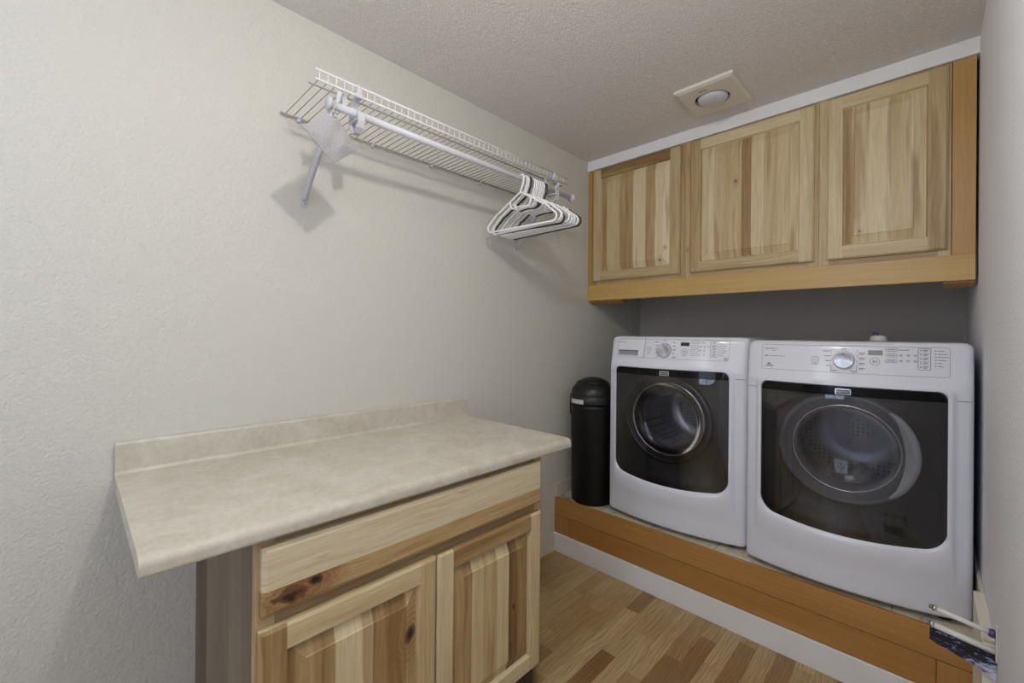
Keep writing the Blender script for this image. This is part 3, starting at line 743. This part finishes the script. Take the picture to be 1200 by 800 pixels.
    for i in range(len(ks)-1):
        for k in range(n): l = (k+1) % n; F.append([i*n+k, i*n+l, (i+1)*n+l, (i+1)*n+k])
    g.add(V, F, 0, True); g.build('door_glass', M['glass'], door)
    # black strip along the top of the door
    st = MB(); so = [(x, z) for x, z in gi if z > dz1-.036]
    zl = dz1-.036; top = sorted([p for p in gi if p[1] > zl], key=lambda p: p[0]); mgn = .0
    for (xa, za), (xb, zb) in zip(top[:-1], top[1:]):
        if xb-xa < 1e-5: continue
        e = .0085
        st.add([fr.p(xa, zl, e), fr.p(xb, zl, e), fr.p(xb, zb, e), fr.p(xa, za, e)], [[0, 1, 2, 3]])
    st.build('door_top_strip', M['black_gloss'], door)
    bx, bz = xc, dz1-.021
    bd = MB(); e = .011
    oc = fr.rrect(bx-.024, bz-.011, bx+.024, bz+.0115, .004, 4)
    ic = fr.rrect(bx-.021, bz-.008, bx+.021, bz+.0085, .003, 4); m = len(oc)
    bd.add([fr.p(x, z, .008) for x, z in oc]+[fr.p(x, z, e) for x, z in oc]+[fr.p(x, z, e) for x, z in ic], [[i+q*m, (i+1) % m+q*m, (i+1) % m+(q+1)*m, i+(q+1)*m] for q in (0, 1) for i in range(m)], 0)
    bd.add([fr.p(x, z, e-.001) for x, z in ic], [list(range(m))], 1)
    fr.text(bd, 'MAYTAG', bx, bz, .0105, e+.0004, 0)
    bd.build('badge', [M['chrome'], M['ink']], door, fixn=False)
    # ---- drum inside
    dm = MB(); rd = rb+.05; y0 = .15; y1 = .52
    dm.lathe([(rb+.001, .034), (rb-.004, .07), (rb-.008, .12), (rd, .15)], (xc, yr, cz), 'y', 56, 1)
    dm.lathe([(rd, y0), (rd, y1), (rd*.5, y1+.01), (0, y1+.0)], (xc, yr, cz), 'y', 56, 0)
    for k in range(3):
        a = .6+2*PI*k/3; ca, sa = math.cos(a), math.sin(a); tx, tz = -sa, ca; Q = []
        for yy in (y0+.01, y1-.01):
            for o_, w_ in ((0, -.055), (.045, -.02), (.062, 0), (.045, .02), (0, .055)):
                Q.append((xc+ca*(rd-o_)+tx*w_, yr+yy, cz+sa*(rd-o_)+tz*w_))
        dm.add(Q, [[0, 1, 6, 5], [1, 2, 7, 6], [2, 3, 8, 7], [3, 4, 9, 8], [0, 1, 2, 3, 4], [5, 6, 7, 8, 9]], 2, True)
    dm.build('drum', [M['drum'] if washer else M['drum_d'], M['rubber'] if washer else M['bracket'], M['steel'] if washer else M['bracket']], root)
    return root, door

def dash(fr, mb, x, z, w, h=.0026, mat=0): fr.rect(mb, x, z-h/2, x+w, z+h/2, .0012, mat, 1)
def dial(fr, root, x, z, r):
    y = fr.y(x, z)
    k = MB(); k.lathe([(r*1.02, 0), (r*1.02, -.006), (r*.98, -.018), (r*.93, -.021), (r*.86, -.0205), (0, -.0205)], (x, y+.001, z), 'y', 48)
    k.add([(x-.0012, y-.0202, z+r*.55), (x+.0012, y-.0202, z+r*.55), (x+.0012, y-.0202, z+r*.85), (x-.0012, y-.0202, z+r*.85)], [[0, 1, 2, 3]], 1)
    return k.build('dial', [M['dial'], M['ink']], root)

# washer
FW = Front(.335, 1.030, 2.175, .055, .012)
wm, wdoor = appliance('washing_machine', FW, 'white front-loading washer with detergent drawer, standing left beside the trash can', 'washer', .389, .962, 1.147, .893, .213, 1.311, True)
cp = MB(); e = .0008
FW.line(cp, FW.rrect(.384, 1.199, .955, 1.297, .01), .0016, e, 0, True)
cp.build('control_outline', M['line'], wm)
dw = MB(); FW.rect(dw, .388, 1.203, .553, 1.293, .0016, 0, 4)
FW.line(dw, [(.556, 1.305), (.554, 1.199)], .0022, .001, 2)
drw = dw.build('detergent_drawer', [M['console'], M['console'], M['seam']], wm)
hr = MB(); FW.rect(hr, .392, 1.208, .518, 1.236, .0022, 0, 4); FW.rect(hr, .392, 1.231, .518, 1.237, .0024, 1, 4); FW.rect(hr, .395, 1.209, .515, 1.215, .0024, 2, 4)
hr.build('drawer_handle', [M['lcd_grey'], M['ink'], M['line']], drw, fixn=False)
dial(FW, wm, .664, 1.242, .036)
sc_ = MB(); FW.rect(sc_, .742, 1.266, .783, 1.284, .0012, 0, 2); sc_.build('display', M['lcd_dark'], wm)
bt = MB(); FW.ring(bt, .579, 1.243, .013, .0012, .0012); FW.ring(bt, .579, 1.243, .004, .001, .0012); bt.build('power_button', M['ink'], wm, fixn=False)
bt = MB(); FW.ring(bt, .762, 1.239, .0135, .0016, .0012); FW.line(bt, [(.757, 1.234), (.757, 1.244), (.763, 1.239)], .0016, .0012, 0, True); FW.rect(bt, .766, 1.234, .768, 1.244, .0012, 0, 1); bt.build('start_button', M['ink'], wm, fixn=False)
LT = {k: MB() for k in ('model_lettering', 'cycle_label#a', 'cycle_label#b', 'cycle_label#c', 'button_caption#a', 'button_caption#b', 'option_markings', 'indicator_grid', 'indicator_list')}
FW.text(LT['model_lettering'], 'MAXIMA X', .412, 1.279, .0105, .0024); dash(FW, LT['model_lettering'], .408, 1.271, .014, .0016); dash(FW, LT['model_lettering'], .392, 1.2475, .010, .004)
dash(FW, LT['model_lettering'], .404, 1.2475, .07, .0014)
for k, (w_) in enumerate((.020, .014, .013, .011, .014)): dash(FW, LT['cycle_label#a'], .628-w_+(.006 if k == 4 else 0), 1.284-k*.0185, w_, .003 if k == 0 else .002)
for k, w_ in enumerate((.011, .014, .016, .010, .020)): dash(FW, LT['cycle_label#b'], .704, 1.284-k*.0185, w_, .002); dash(FW, LT['cycle_label#b'], .704, 1.280-k*.0185, w_*.8, .0016)
dash(FW, LT['cycle_label#c'], .652, 1.291, .018, .002); dash(FW, LT['button_caption#a'], .571, 1.223, .017, .0016); dash(FW, LT['button_caption#b'], .753, 1.219, .018, .0016)
for k in range(4):
    z = 1.284-k*.0198
    FW.line(LT['option_markings'], FW.rrect(.792, z-.005, .826, z+.005, .0048, 4), .0012, .0012, 0, True)
    if k == 0: dash(FW, LT['option_markings'], .834, z, .018, .002)
    for j in range((0, 4, 2, 2)[k]):
        x = .834+j*.017; FW.line(LT['option_markings'], [(x-.003, z+.003), (x+.003, z+.003), (x, z-.003)], .0013, .0012, 0, True)
FW.line(LT['indicator_grid'], FW.rrect(.877, 1.217, .909, 1.291, .003, 3), .0012, .0012, 0, True)
for k in range(5): FW.rect(LT['indicator_grid'], .880, 1.219+k*.0145, .906, 1.2195+k*.0145, .0012, 0, 1); dash(FW, LT['indicator_grid'], .886, 1.2275+k*.0145, .016, .002); dash(FW, LT['indicator_grid'], .886, 1.2235+k*.0145, .012, .0014)
for k in range(6): dash(FW, LT['indicator_list'], .916, 1.2795-k*.0108, .004, .003); dash(FW, LT['indicator_list'], .922, 1.2795-k*.0108, (.012, .02, .016, .024, .018, .01)[k], .0018)
FW.line(LT['indicator_list'], FW.rrect(.936, 1.202, .950, 1.216, .001, 2), .0012, .0012, 0, True); dash(FW, LT['indicator_list'], .939, 1.211, .008); dash(FW, LT['indicator_list'], .939, 1.206, .008)
for nm_, g_ in LT.items():
    if g_.v: g_.build(nm_.split('#')[0], M['ink'], wm, fixn=False)

# dryer
FD = Front(1.042, 1.727, 2.150, .060, .020)
dm_, ddoor = appliance('clothes_dryer', FD, 'white front-loading dryer with wide dark door, standing right by the wall', 'dryer', 1.106, 1.664, 1.130, .888, .205, 1.301, False)
cp = MB(); FD.line(cp, FD.rrect(1.102, 1.180, 1.669, 1.284, .01), .0016, .0008, 0, True); cp.build('control_outline', M['line'], dm_)
dial(FD, dm_, 1.384, 1.230, .033)
sc_ = MB(); FD.rect(sc_, 1.454, 1.252, 1.495, 1.270, .0012, 0, 2); sc_.build('display', M['lcd_grey'], dm_)
bt = MB(); FD.ring(bt, 1.294, 1.228, .0125, .0012, .0012); FD.ring(bt, 1.294, 1.227, .0045, .001, .0012); bt.build('power_button', M['ink'], dm_, fixn=False)
bt = MB(); FD.ring(bt, 1.474, 1.228, .0135, .0012, .0012); FD.line(bt, [(1.469, 1.223), (1.469, 1.233), (1.475, 1.228)], .0016, .0012, 0, True); FD.rect(bt, 1.478, 1.223, 1.480, 1.233, .0012, 0, 1); bt.build('start_button', M['ink'], dm_, fixn=False)
LT = {k: MB() for k in ('model_lettering', 'cycle_label#a', 'cycle_label#b', 'cycle_label#c', 'button_caption#a', 'button_caption#b', 'option_markings', 'indicator_grid', 'indicator_list')}
FD.text(LT['model_lettering'], 'MAXIMA X', 1.137, 1.266, .0105, .0012); dash(FD, LT['model_lettering'], 1.140, 1.258, .014, .0016)
dash(FD, LT['model_lettering'], 1.112, 1.236, .013, .004); dash(FD, LT['model_lettering'], 1.128, 1.236, .06, .0016)
dash(FD, LT['model_lettering'], 1.124, 1.203, .012, .005); dash(FD, LT['model_lettering'], 1.118, 1.197, .026, .002); dash(FD, LT['model_lettering'], 1.114, 1.192, .034, .002)
for k in range(4): dash(FD, LT['cycle_label#a'], 1.318+k*.004, 1.263-k*.019, .024-k*.004, .0022); FD.line(LT['cycle_label#a'], [(1.345, 1.268-k*.019), (1.345, 1.262-k*.019)], .0014, .0012)
for k in range(4): dash(FD, LT['cycle_label#b'], 1.428, 1.258-k*.019, .018, .0022); dash(FD, LT['cycle_label#b'], 1.428, 1.253-k*.019, .015, .0018); FD.line(LT['cycle_label#b'], [(1.424, 1.268-k*.019), (1.424, 1.262-k*.019)], .0014, .0012)
dash(FD, LT['cycle_label#c'], 1.376, 1.272, .016, .0022); dash(FD, LT['button_caption#a'], 1.283, 1.2105, .022, .0018)
FD.line(LT['cycle_label#a'], [(1.345, 1.206), (1.345, 1.184), (1.360, 1.184)], .0012, .0012); FD.line(LT['cycle_label#b'], [(1.422, 1.206), (1.422, 1.184), (1.408, 1.184)], .0012, .0012); dash(FD, LT['cycle_label#a'], 1.345, 1.189, .022, .002); dash(FD, LT['cycle_label#b'], 1.402, 1.189, .022, .002)
for k in range(3):
    z = 1.273-k*.0205
    FD.line(LT['option_markings'], FD.rrect(1.503, z-.0055, 1.535, z+.0055, .005, 4), .0012, .0012, 0, True); dash(FD, LT['option_markings'], 1.508, z, .022, .0018)
    if k == 0: dash(FD, LT['option_markings'], 1.538, z, .028, .0022)
    else:
        for j in range(3): x = 1.545+j*.0185; FD.line(LT['option_markings'], [(x-.004, z+.003), (x+.004, z+.003), (x, z-.003)], .0013, .0012, 0, True)
FD.line(LT['indicator_grid'], FD.rrect(1.589, 1.204, 1.621, 1.280, .003, 3), .0012, .0012, 0, True)
for k in range(5): FD.rect(LT['indicator_grid'], 1.591, 1.2185+k*.0148, 1.619, 1.219+k*.0148, .0012, 0, 1); dash(FD, LT['indicator_grid'], 1.594, 1.213+k*.0148, .004, .003); dash(FD, LT['indicator_grid'], 1.602, 1.2145+k*.0148, .013, .002); dash(FD, LT['indicator_grid'], 1.602, 1.2105+k*.0148, .01, .0014)
for k in range(6): dash(FD, LT['indicator_list'], 1.631, 1.2715-k*.0108, .004, .0026); dash(FD, LT['indicator_list'], 1.638, 1.2715-k*.0108, (.018, .025, .028, .022, .012, .014)[k], .0018)
for nm_, g_ in LT.items():
    if g_.v: g_.build(nm_.split('#')[0], M['ink'], dm_, fixn=False)

# small capped tube lying on the dryer top
tb = thing('detergent_cap', (1.448, 2.74, 1.301), 'small white cap with a blue tip lying on top of the dryer', 'cap')
MB().lathe([(0, 0), (.030, 0), (.032, .006), (.030, .02), (.022, .026), (0, .027)], (1.448, 2.74, 1.301), 'z', 28).build('cap_body', M['wire'], tb)
MB().lathe([(.012, .026), (.011, .036), (.006, .041), (0, .042)], (1.438, 2.74, 1.301), 'z', 18).build('cap_tip', M['blue'], tb)

# ------------------------------------------------------------------ trash can
bx, by, br = .182, 2.288, .124
bn = thing('trash_can', (bx, by, ZP), 'tall black plastic trash can with domed swing lid in the left corner', 'trash can')
MB().lathe([(0, 0), (br-.008, 0), (br-.002, .006), (br, .02), (br+.006, .56), (br+.007, .585), (0, .585)], (bx, by, ZP), 'z', 56).build('bin_body', M['bin'], bn)
lidp = [(br+.007, .582), (br+.014, .583), (br+.015, .59), (br+.014, .628), (br+.010, .634), (br+.006, .636)]
for k in range(13):
    a = PI/2*k/12; lidp.append(((br+.006)*math.cos(a), .638+.096*math.sin(a)))
lid = MB(); lid.lathe(lidp, (bx, by, ZP), 'z', 56); lid = lid.build('lid', M['bin_lid'], bn)
# swing flap: a dome skin lying on the lid towards the room
dirv = Vector((.62, -.785)); sd = Vector((.785, .62)); fl = MB(); V = []; F = []; nu, nv = 24, 14
for i in range(nu+1):
    for j in range(nv+1):
        u = -1+2*i/nu; v = j/nv
        w = math.sqrt(max(0, 1-u*u)); px = u*.094; py = -.03+v*(.126*w+.0)+.0
        rr = math.hypot(px, py)/(br+.006); rr = min(rr, .97)
        z = .638+.096*math.sqrt(1-rr*rr)+.0055
        V.append((bx+sd.x*px+dirv.x*py, by+sd.y*px+dirv.y*py, ZP+z))
for i in range(nu):
    for j in range(nv):
        a = i*(nv+1)+j; F.append([a, a+1, a+nv+2, a+nv+1])
flo = fl.add(V, F, 0, True).build('swing_flap', M['bin_lid'], lid, fixn=False)
so = flo.modifiers.new('thick', 'SOLIDIFY'); so.thickness = .005; so.offset = -1
fg = MB(); pts = []
for k in range(25):
    u = -1+2*k/24; w = math.sqrt(max(0, 1-u*u)); px = u*.096; py = -.03+.129*w; rr = min(math.hypot(px, py)/(br+.006), .985)
    pts.append((bx+sd.x*px+dirv.x*py, by+sd.y*px+dirv.y*py, ZP+.638+.096*math.sqrt(1-rr*rr)+.001))
fg.tube(pts, .0028, seg=6).build('flap_gap', M['void'], lid)
# sticker on the lid rim and side handle
sk = MB(); V = []; F = []; n = 10
a0, a1 = math.radians(-120), math.radians(-80)
for k in range(n+1):
    a = a0+(a1-a0)*k/n
    for z in (.590, .615): V.append((bx+(br+.0158)*math.cos(a), by+(br+.0158)*math.sin(a), ZP+z))
for k in range(n): F.append([2*k, 2*k+2, 2*k+3, 2*k+1])
sk.add(V, F, 0, True).build('sticker', M['sticker'], lid)
hp = []
for k in range(13):
    a = PI*k/12; hp.append((bx-(br+.010)*.94-.006*math.sin(a), by-(br+.010)*.34, ZP+.60-.05+.05*math.cos(a)))
MB().tube(hp, .0035, seg=8).build('side_handle', M['bin_lid'], bn)

# ------------------------------------------------------------------ wire shelf
ZS = 2.086; SY0, SY1 = .566, 1.84
ws = thing('wire_shelf', (.15, (SY0+SY1)/2, ZS), 'white wire closet shelf with front lip high on the left wall', 'shelf')
d = MB(); y = SY0+.012; ys = []
while y < SY1-.005: ys.append(y); y += .0262
for y in ys: d.tube([(.012, y, ZS+.0035), (.300, y, ZS+.0035)], .0016, seg=6)
d.tube([(.012, SY0-.006, ZS), (.012, SY1, ZS)], .0034); d.tube([(.268, SY0-.008, ZS-.001), (.268, SY1, ZS-.001)], .0030)
d.build('deck', M['wire_shaded'], ws)
l = MB()
for y in ys: l.tube([(.296, y, ZS+.004), (.303, y, ZS+.001), (.305, y, ZS+.010), (.305, y, ZS+.028)], .0017, seg=6)
l.tube([(.304, SY0, ZS), (.304, SY1, ZS)], .0032); l.tube([(.306, SY0-.002, ZS+.028), (.306, SY1+.004, ZS+.028)], .0034)
l.build('front_lip', M['wire'], ws)
for y in (.625, .914, 1.208, 1.508):
    k = MB(); k.lathe([(0, 0), (.008, 0), (.009, .008), (.007, .014), (0, .015)], (.0005, y, ZS-.004), 'x', 16); k.box((.006, y-.005, ZS-.002), (.018, y+.005, ZS+.006), .001)
    k.build('wall_clip', M['bracket'], ws)
for y in (.646, 1.783):
    k = MB(); a = Vector((.006, y, 1.80)); b_ = Vector((.300, y, ZS-.006))
    k.tube([a, a.lerp(b_, .02), a.lerp(b_, .5), b_], [.006, .0085, .0085, .0075], seg=12)
    k.box((.0005, y-.009, 1.775), (.006, y+.009, 1.812), .0015)
    br_ = k.build('support_brace', M['bracket'], ws)
    MB().lathe([(.0045, .0), (.0045, .002), (0, .003)], (.006, y, 1.785), 'x', 14).build('screw', M['steel'], br_)
def strip_path(pts, wid, th):
    """flat strip following (x, z) points, width along y"""
    a = MB()
    P = [Vector((p[0], p[1])) for p in pts]; n = len(P); up = []; dn = []
    for i in range(n):
        t = (P[min(i+1, n-1)]-P[max(i-1, 0)]).normalized(); nn = Vector((-t.y, t.x))*th/2
        up.append(P[i]+nn); dn.append(P[i]-nn)
    return up, dn
for y in (.705, 1.735):
    pts = [(.300, ZS-.002), (.284, ZS-.006), (.268, ZS-.022), (.260, ZS-.050), (.260, ZS-.082), (.268, ZS-.106), (.284, ZS-.118), (.302, ZS-.117), (.317, ZS-.105), (.324, ZS-.086), (.322, ZS-.068), (.316, ZS-.056)]
    up, dn = strip_path(pts, .02, .006); k = MB(); poly = [(p.x, p.y) for p in up]+[(p.x, p.y) for p in reversed(dn)]
    n = len(up)
    for i in range(n-1):
        q = [up[i], up[i+1], dn[i+1], dn[i]]
        V = [(p.x, y-.011, p.y) for p in q]+[(p.x, y+.011, p.y) for p in q]
        k.add(V, [[0, 1, 2, 3], [7, 6, 5, 4], [0, 1, 5, 4], [2, 3, 7, 6]]+([[0, 3, 7, 4]] if i == 0 else [])+([[1, 2, 6, 5]] if i == n-2 else []))
    # saddle under the rod and clip over the lip
    k.box((.262, y-.008, ZS-.0785), (.322, y+.008, ZS-.0705), .002)
    k.box((.294, y-.012, ZS-.008), (.311, y+.012, ZS+.008), .002)
    k.box((.3015, y-.008, ZS+.006), (.3115, y+.008, ZS+.033), .002)
    k.box((.276, y-.045, ZS-.05), (.284, y-.030, ZS-.001), .001)
    k.build('rod_hook', M['bracket'], ws)

# ------------------------------------------------------------------ closet rod
RX, RZ, RR = .298, 2.028, .0120
cr = thing('closet_rod', (RX, 1.24, RZ), 'white metal hanging rod with round end caps under the wire shelf', 'rod')
MB().tube([(RX, .612, RZ), (RX, 1.885, RZ)], RR, seg=24).build('rod_tube', M['rod'], cr)
for y, s in ((.604, 1), (1.893, -1)):
    MB().lathe([(0, 0), (.019, 0), (.021, .003*s), (.021, .008*s), (.0145, .011*s), (.0145, .022*s), (.0125, .024*s)], (RX, y, RZ), 'y', 28).build('end_cap', M['bracket'], cr)

# ------------------------------------------------------------------ hangers
def hanger_mesh():
    m = MB(); tr = .0044; hr = RR+tr+.0008
    arc = [(hr*math.cos(a), hr*math.sin(a)) for a in [math.radians(-18+ (198+25)*k/16) for k in range(17)]]
    hook = [(0, -.066), (.001, -.054), (.007, -.040), (.014, -.024)]+arc
    m.tube([(u, 0, v) for u, v in hook], tr, seg=8)
    def rnd(cx, cz, r, a0, a1, n=6): return [(cx+r*math.cos(math.radians(a0+(a1-a0)*k/n)), cz+r*math.sin(math.radians(a0+(a1-a0)*k/n))) for k in range(n+1)]
    zb = -.221; r_ = .021; half = .186
    loop = [(0, -.064), (.012, -.067), (.03, -.078), (.075, -.104), (.082, -.1035), (.088, -.111), (.14, -.140), (.148, -.1395), (.154, -.148)]
    loop += rnd(half, zb+r_, r_, 62, -90, 8)
    loop += [(.12, zb), (0, zb), (-.12, zb)]
    loop += rnd(-half, zb+r_, r_, 270, 118, 8)
    loop += [(-.154, -.148), (-.148, -.1395), (-.14, -.140), (-.088, -.111), (-.082, -.1035), (-.075, -.104), (-.03, -.078), (-.012, -.067)]
    m.tube([(u, 0, v) for u, v in loop], tr, closed=True, seg=8)
    tie = [(-.062, -.097), (-.058, -.122), (-.045, -.131), (-.02, -.128), (0, -.127), (.02, -.128), (.045, -.131), (.058, -.122), (.062, -.097)]
    m.tube([(u, 0, v) for u, v in tie], tr*.9, seg=8)
    return m
hm = hanger_mesh()
proto = {}
for nm in ('white', 'black'):
    proto[nm] = hm.build('clothes_hanger', M['hanger_'+nm])
seq = ['white', 'white', 'white', 'black', 'white', 'white', 'white', 'white', 'white', 'white', 'black']
ords = ['', 'second', 'third', '', 'first', 'second', 'third', 'fourth', 'fifth', 'sixth', '']
labs = ['white plastic hanger at the near end of the bunch on the rod',
        'white plastic hanger second from the near end of the bunch',
        'white plastic hanger just in front of the nearer black hanger',
        'black plastic hanger among white ones, the nearer of the two black hangers',
        'white plastic hanger directly behind the nearer black hanger',
        'white plastic hanger second behind the nearer black hanger',
        'white plastic hanger third behind the nearer black hanger',
        'white plastic hanger fourth behind the nearer black hanger',
        'white plastic hanger second in front of the far black hanger',
        'white plastic hanger directly in front of the far black hanger',
        'black plastic hanger at the far end of the bunch beside the rod hook']
used = set()
yy = [1.497, 1.520, 1.532, 1.551, 1.574, 1.587, 1.600, 1.614, 1.628, 1.642, 1.664]
yaw = [.02]*11
for i, (k, lb) in enumerate(zip(seq, labs)):
    if k in used: o = proto[k].copy(); COL.objects.link(o)
    else: o = proto[k]; used.add(k)
    o.location = (RX, yy[i], RZ); o.rotation_euler = (0, (.03, -.012, .01, .03, -.02, .02, 0, -.02, .02, -.01, -.012)[i]-.004, yaw[i])
    tag(o, lb, 'hanger', 'plastic hangers bunched on the closet rod')

# ------------------------------------------------------------------ linen pouch
pc = [Vector((.328, .609, 1.994)), Vector((.330, .518, 1.916)), Vector((.326, .616, 1.834)), Vector((.322, .697, 1.905))]   # top, left, bottom, right
pg = thing('linen_pouch', (.326, .61, 1.99), 'grey linen sachet pouch hanging by its eyelet near the rod end', 'pouch')
nrm = (pc[1]-pc[0]).cross(pc[3]-pc[0]).normalized()
if nrm.x < 0: nrm = -nrm
n = 28; b = MB()
def pouch(side):
    V = []; F = []
    for i in range(n+1):
        for j in range(n+1):
            u, v = i/n, j/n
            p = (pc[0]*(1-u)*(1-v)+pc[1]*u*(1-v)+pc[2]*u*v+pc[3]*(1-u)*v)
            eu, ev = min(u, 1-u)*2, min(v, 1-v)*2
            bu = (1-(1-min(1, eu*1.6))**2)*(1-(1-min(1, ev*1.6))**2)
            cen = (pc[0]+pc[2])*.5; p = p+(cen-p)*.014*(max(0, 1-abs(u-.5)*2 if ev < .02 else 0)+max(0, 1-abs(v-.5)*2 if eu < .02 else 0))
            wr = .0016*math.sin(u*9+v*5)*bu+.0012*math.sin(v*15-u*7)*bu+.003*math.exp(-((u-.75)**2+(v-.45)**2)*30)
            e = .0
            if min(eu, ev) < .12: e = .0006
            V.append(p+nrm*side*(bu*(.0105)+wr*.8+e))
    for i in range(n):
        for j in range(n): a = i*(n+1)+j; F.append([a, a+1, a+n+2, a+n+1])
    return V, F
for s in (1, -1): b.add(*pouch(s), 0, True)
b.build('pouch_cloth', M['linen'], pg)
ey = pc[0].lerp(pc[2], .085)
ep = []
ax1 = (pc[3]-pc[1]).normalized(); ax2 = nrm.cross(ax1)
for k in range(20): a = 2*PI*k/20; ep.append(ey+nrm*.0035+ax1*.0075*math.cos(a)+ax2*.0075*math.sin(a))
MB().tube(ep, .0024, closed=True, seg=8).build('eyelet', M['chrome'], pg)
sp = []
for k in range(28):
    a = 2*PI*k/28; cx, cz = (ey.x+RX-.012)/2, (ey.z+RZ+RR)/2+.002
    sp.append((cx+.030*math.cos(a), .609+.012*math.sin(a)+.006, cz+.034*math.sin(a)))
MB().tube(sp, .0014, closed=True, seg=6).build('hanging_cord', M['cream_trim'], pg)

# ------------------------------------------------------------------ short white rods on the right wall
rk = thing('wall_rod_rack', (WX, 1.785, .51), 'pair of short white rods with a dark frosted panel sticking out from the right wall', 'rack')
RY = 1.785
MB().box((WX-.004, RY-.012, .470), (WX, RY+.010, .560), .001).build('wall_plate', M['cream_trim'], rk)
for (a, b_, rr) in (((WX-.003, RY, .5365), (1.632, RY, .556), .0066), ((WX-.003, RY, .492), (1.627, RY, .5085), .0080)):
    A, B = Vector(a), Vector(b_)
    ro = MB().tube([A, B], rr, seg=16).build('rod', M['wire'], rk)
    dd = (B-A).normalized()
    MB().tube([B-dd*.004, B, B+dd*.004, B+dd*.0042, B+dd*.012], [rr*1.05, rr*1.35, rr*1.3, rr*.9, rr*.8], seg=16).build('end_cap', M['chrome'], ro)
MB().tube([(WX-.016, RY, .5392), (WX-.009, RY, .5380), (WX-.003, RY, .537)], [.0095, .0115, .0095], seg=16).build('collar', M['purple'], rk)
pn = MB()
V = [(1.622, .503), (1.622, .466), (1.630, .460), (1.70, .440), (WX-.001, .418), (WX-.001, .490)]
pn.prism(V, lambda u, v, a: (u, a, v), RY-.0015, RY+.0035); pn.build('hanging_panel', M['frost'], rk)

# ------------------------------------------------------------------ light
w = bpy.data.worlds.new('World'); S.world = w; w.use_nodes = True
bgd = w.node_tree.nodes['Background']; bgd.inputs[0].default_value = (.55, .68, 1.0, 1); bgd.inputs[1].default_value = 1.0
ld = bpy.data.lights.new('ceiling_lamp', 'POINT'); ld.energy = 19; ld.color = (1., .95, .88); ld.shadow_soft_size = .03
lo = bpy.data.objects.new('ceiling_lamp', ld); lo.location = (1.25, .49, 2.27); COL.objects.link(lo)
ad = bpy.data.lights.new('window_daylight', 'AREA'); ad.shape = 'RECTANGLE'; ad.size = wx1-wx0; ad.size_y = wz1-wz0; ad.energy = 9; ad.color = (.72, .82, 1.)
ao = bpy.data.objects.new('window_daylight', ad); ao.location = ((wx0+wx1)/2, YR-.12, (wz0+wz1)/2); ao.rotation_euler = (PI/2, 0, 0); COL.objects.link(ao)

fd = bpy.data.lights.new('fill_lamp', 'POINT'); fd.energy = 12.5; fd.color = (.80, .87, 1.); fd.shadow_soft_size = .25  # added fill behind the camera, an unseen point light that lifts the room
fo = bpy.data.objects.new('fill_lamp', fd); fo.location = (.85, -.75, 2.0); COL.objects.link(fo)

# ------------------------------------------------------------------ camera
cd = bpy.data.cameras.new('camera'); cam = bpy.data.objects.new('camera', cd); COL.objects.link(cam)
fw = Vector((-.70907418, .70513102, .00201365)); rt = Vector((.70511355, .70902915, .00961995)); up = Vector((-.00535559, -.00824111, .9999517))
mt = Matrix((rt, up, -fw)).transposed().to_4x4(); mt.translation = Vector((1.61714, .05289, 1.31907)); cam.matrix_world = mt
cd.sensor_fit = 'HORIZONTAL'; cd.sensor_width = 36; cd.lens = 501.649/1200*36; cd.shift_x = 15.273/1200; cd.shift_y = -10.303/1200; cd.clip_start = .01
S.camera = cam
S.view_settings.view_transform = 'Standard'; S.view_settings.look = 'None'; S.view_settings.exposure = 0.; S.view_settings.gamma = 1.09
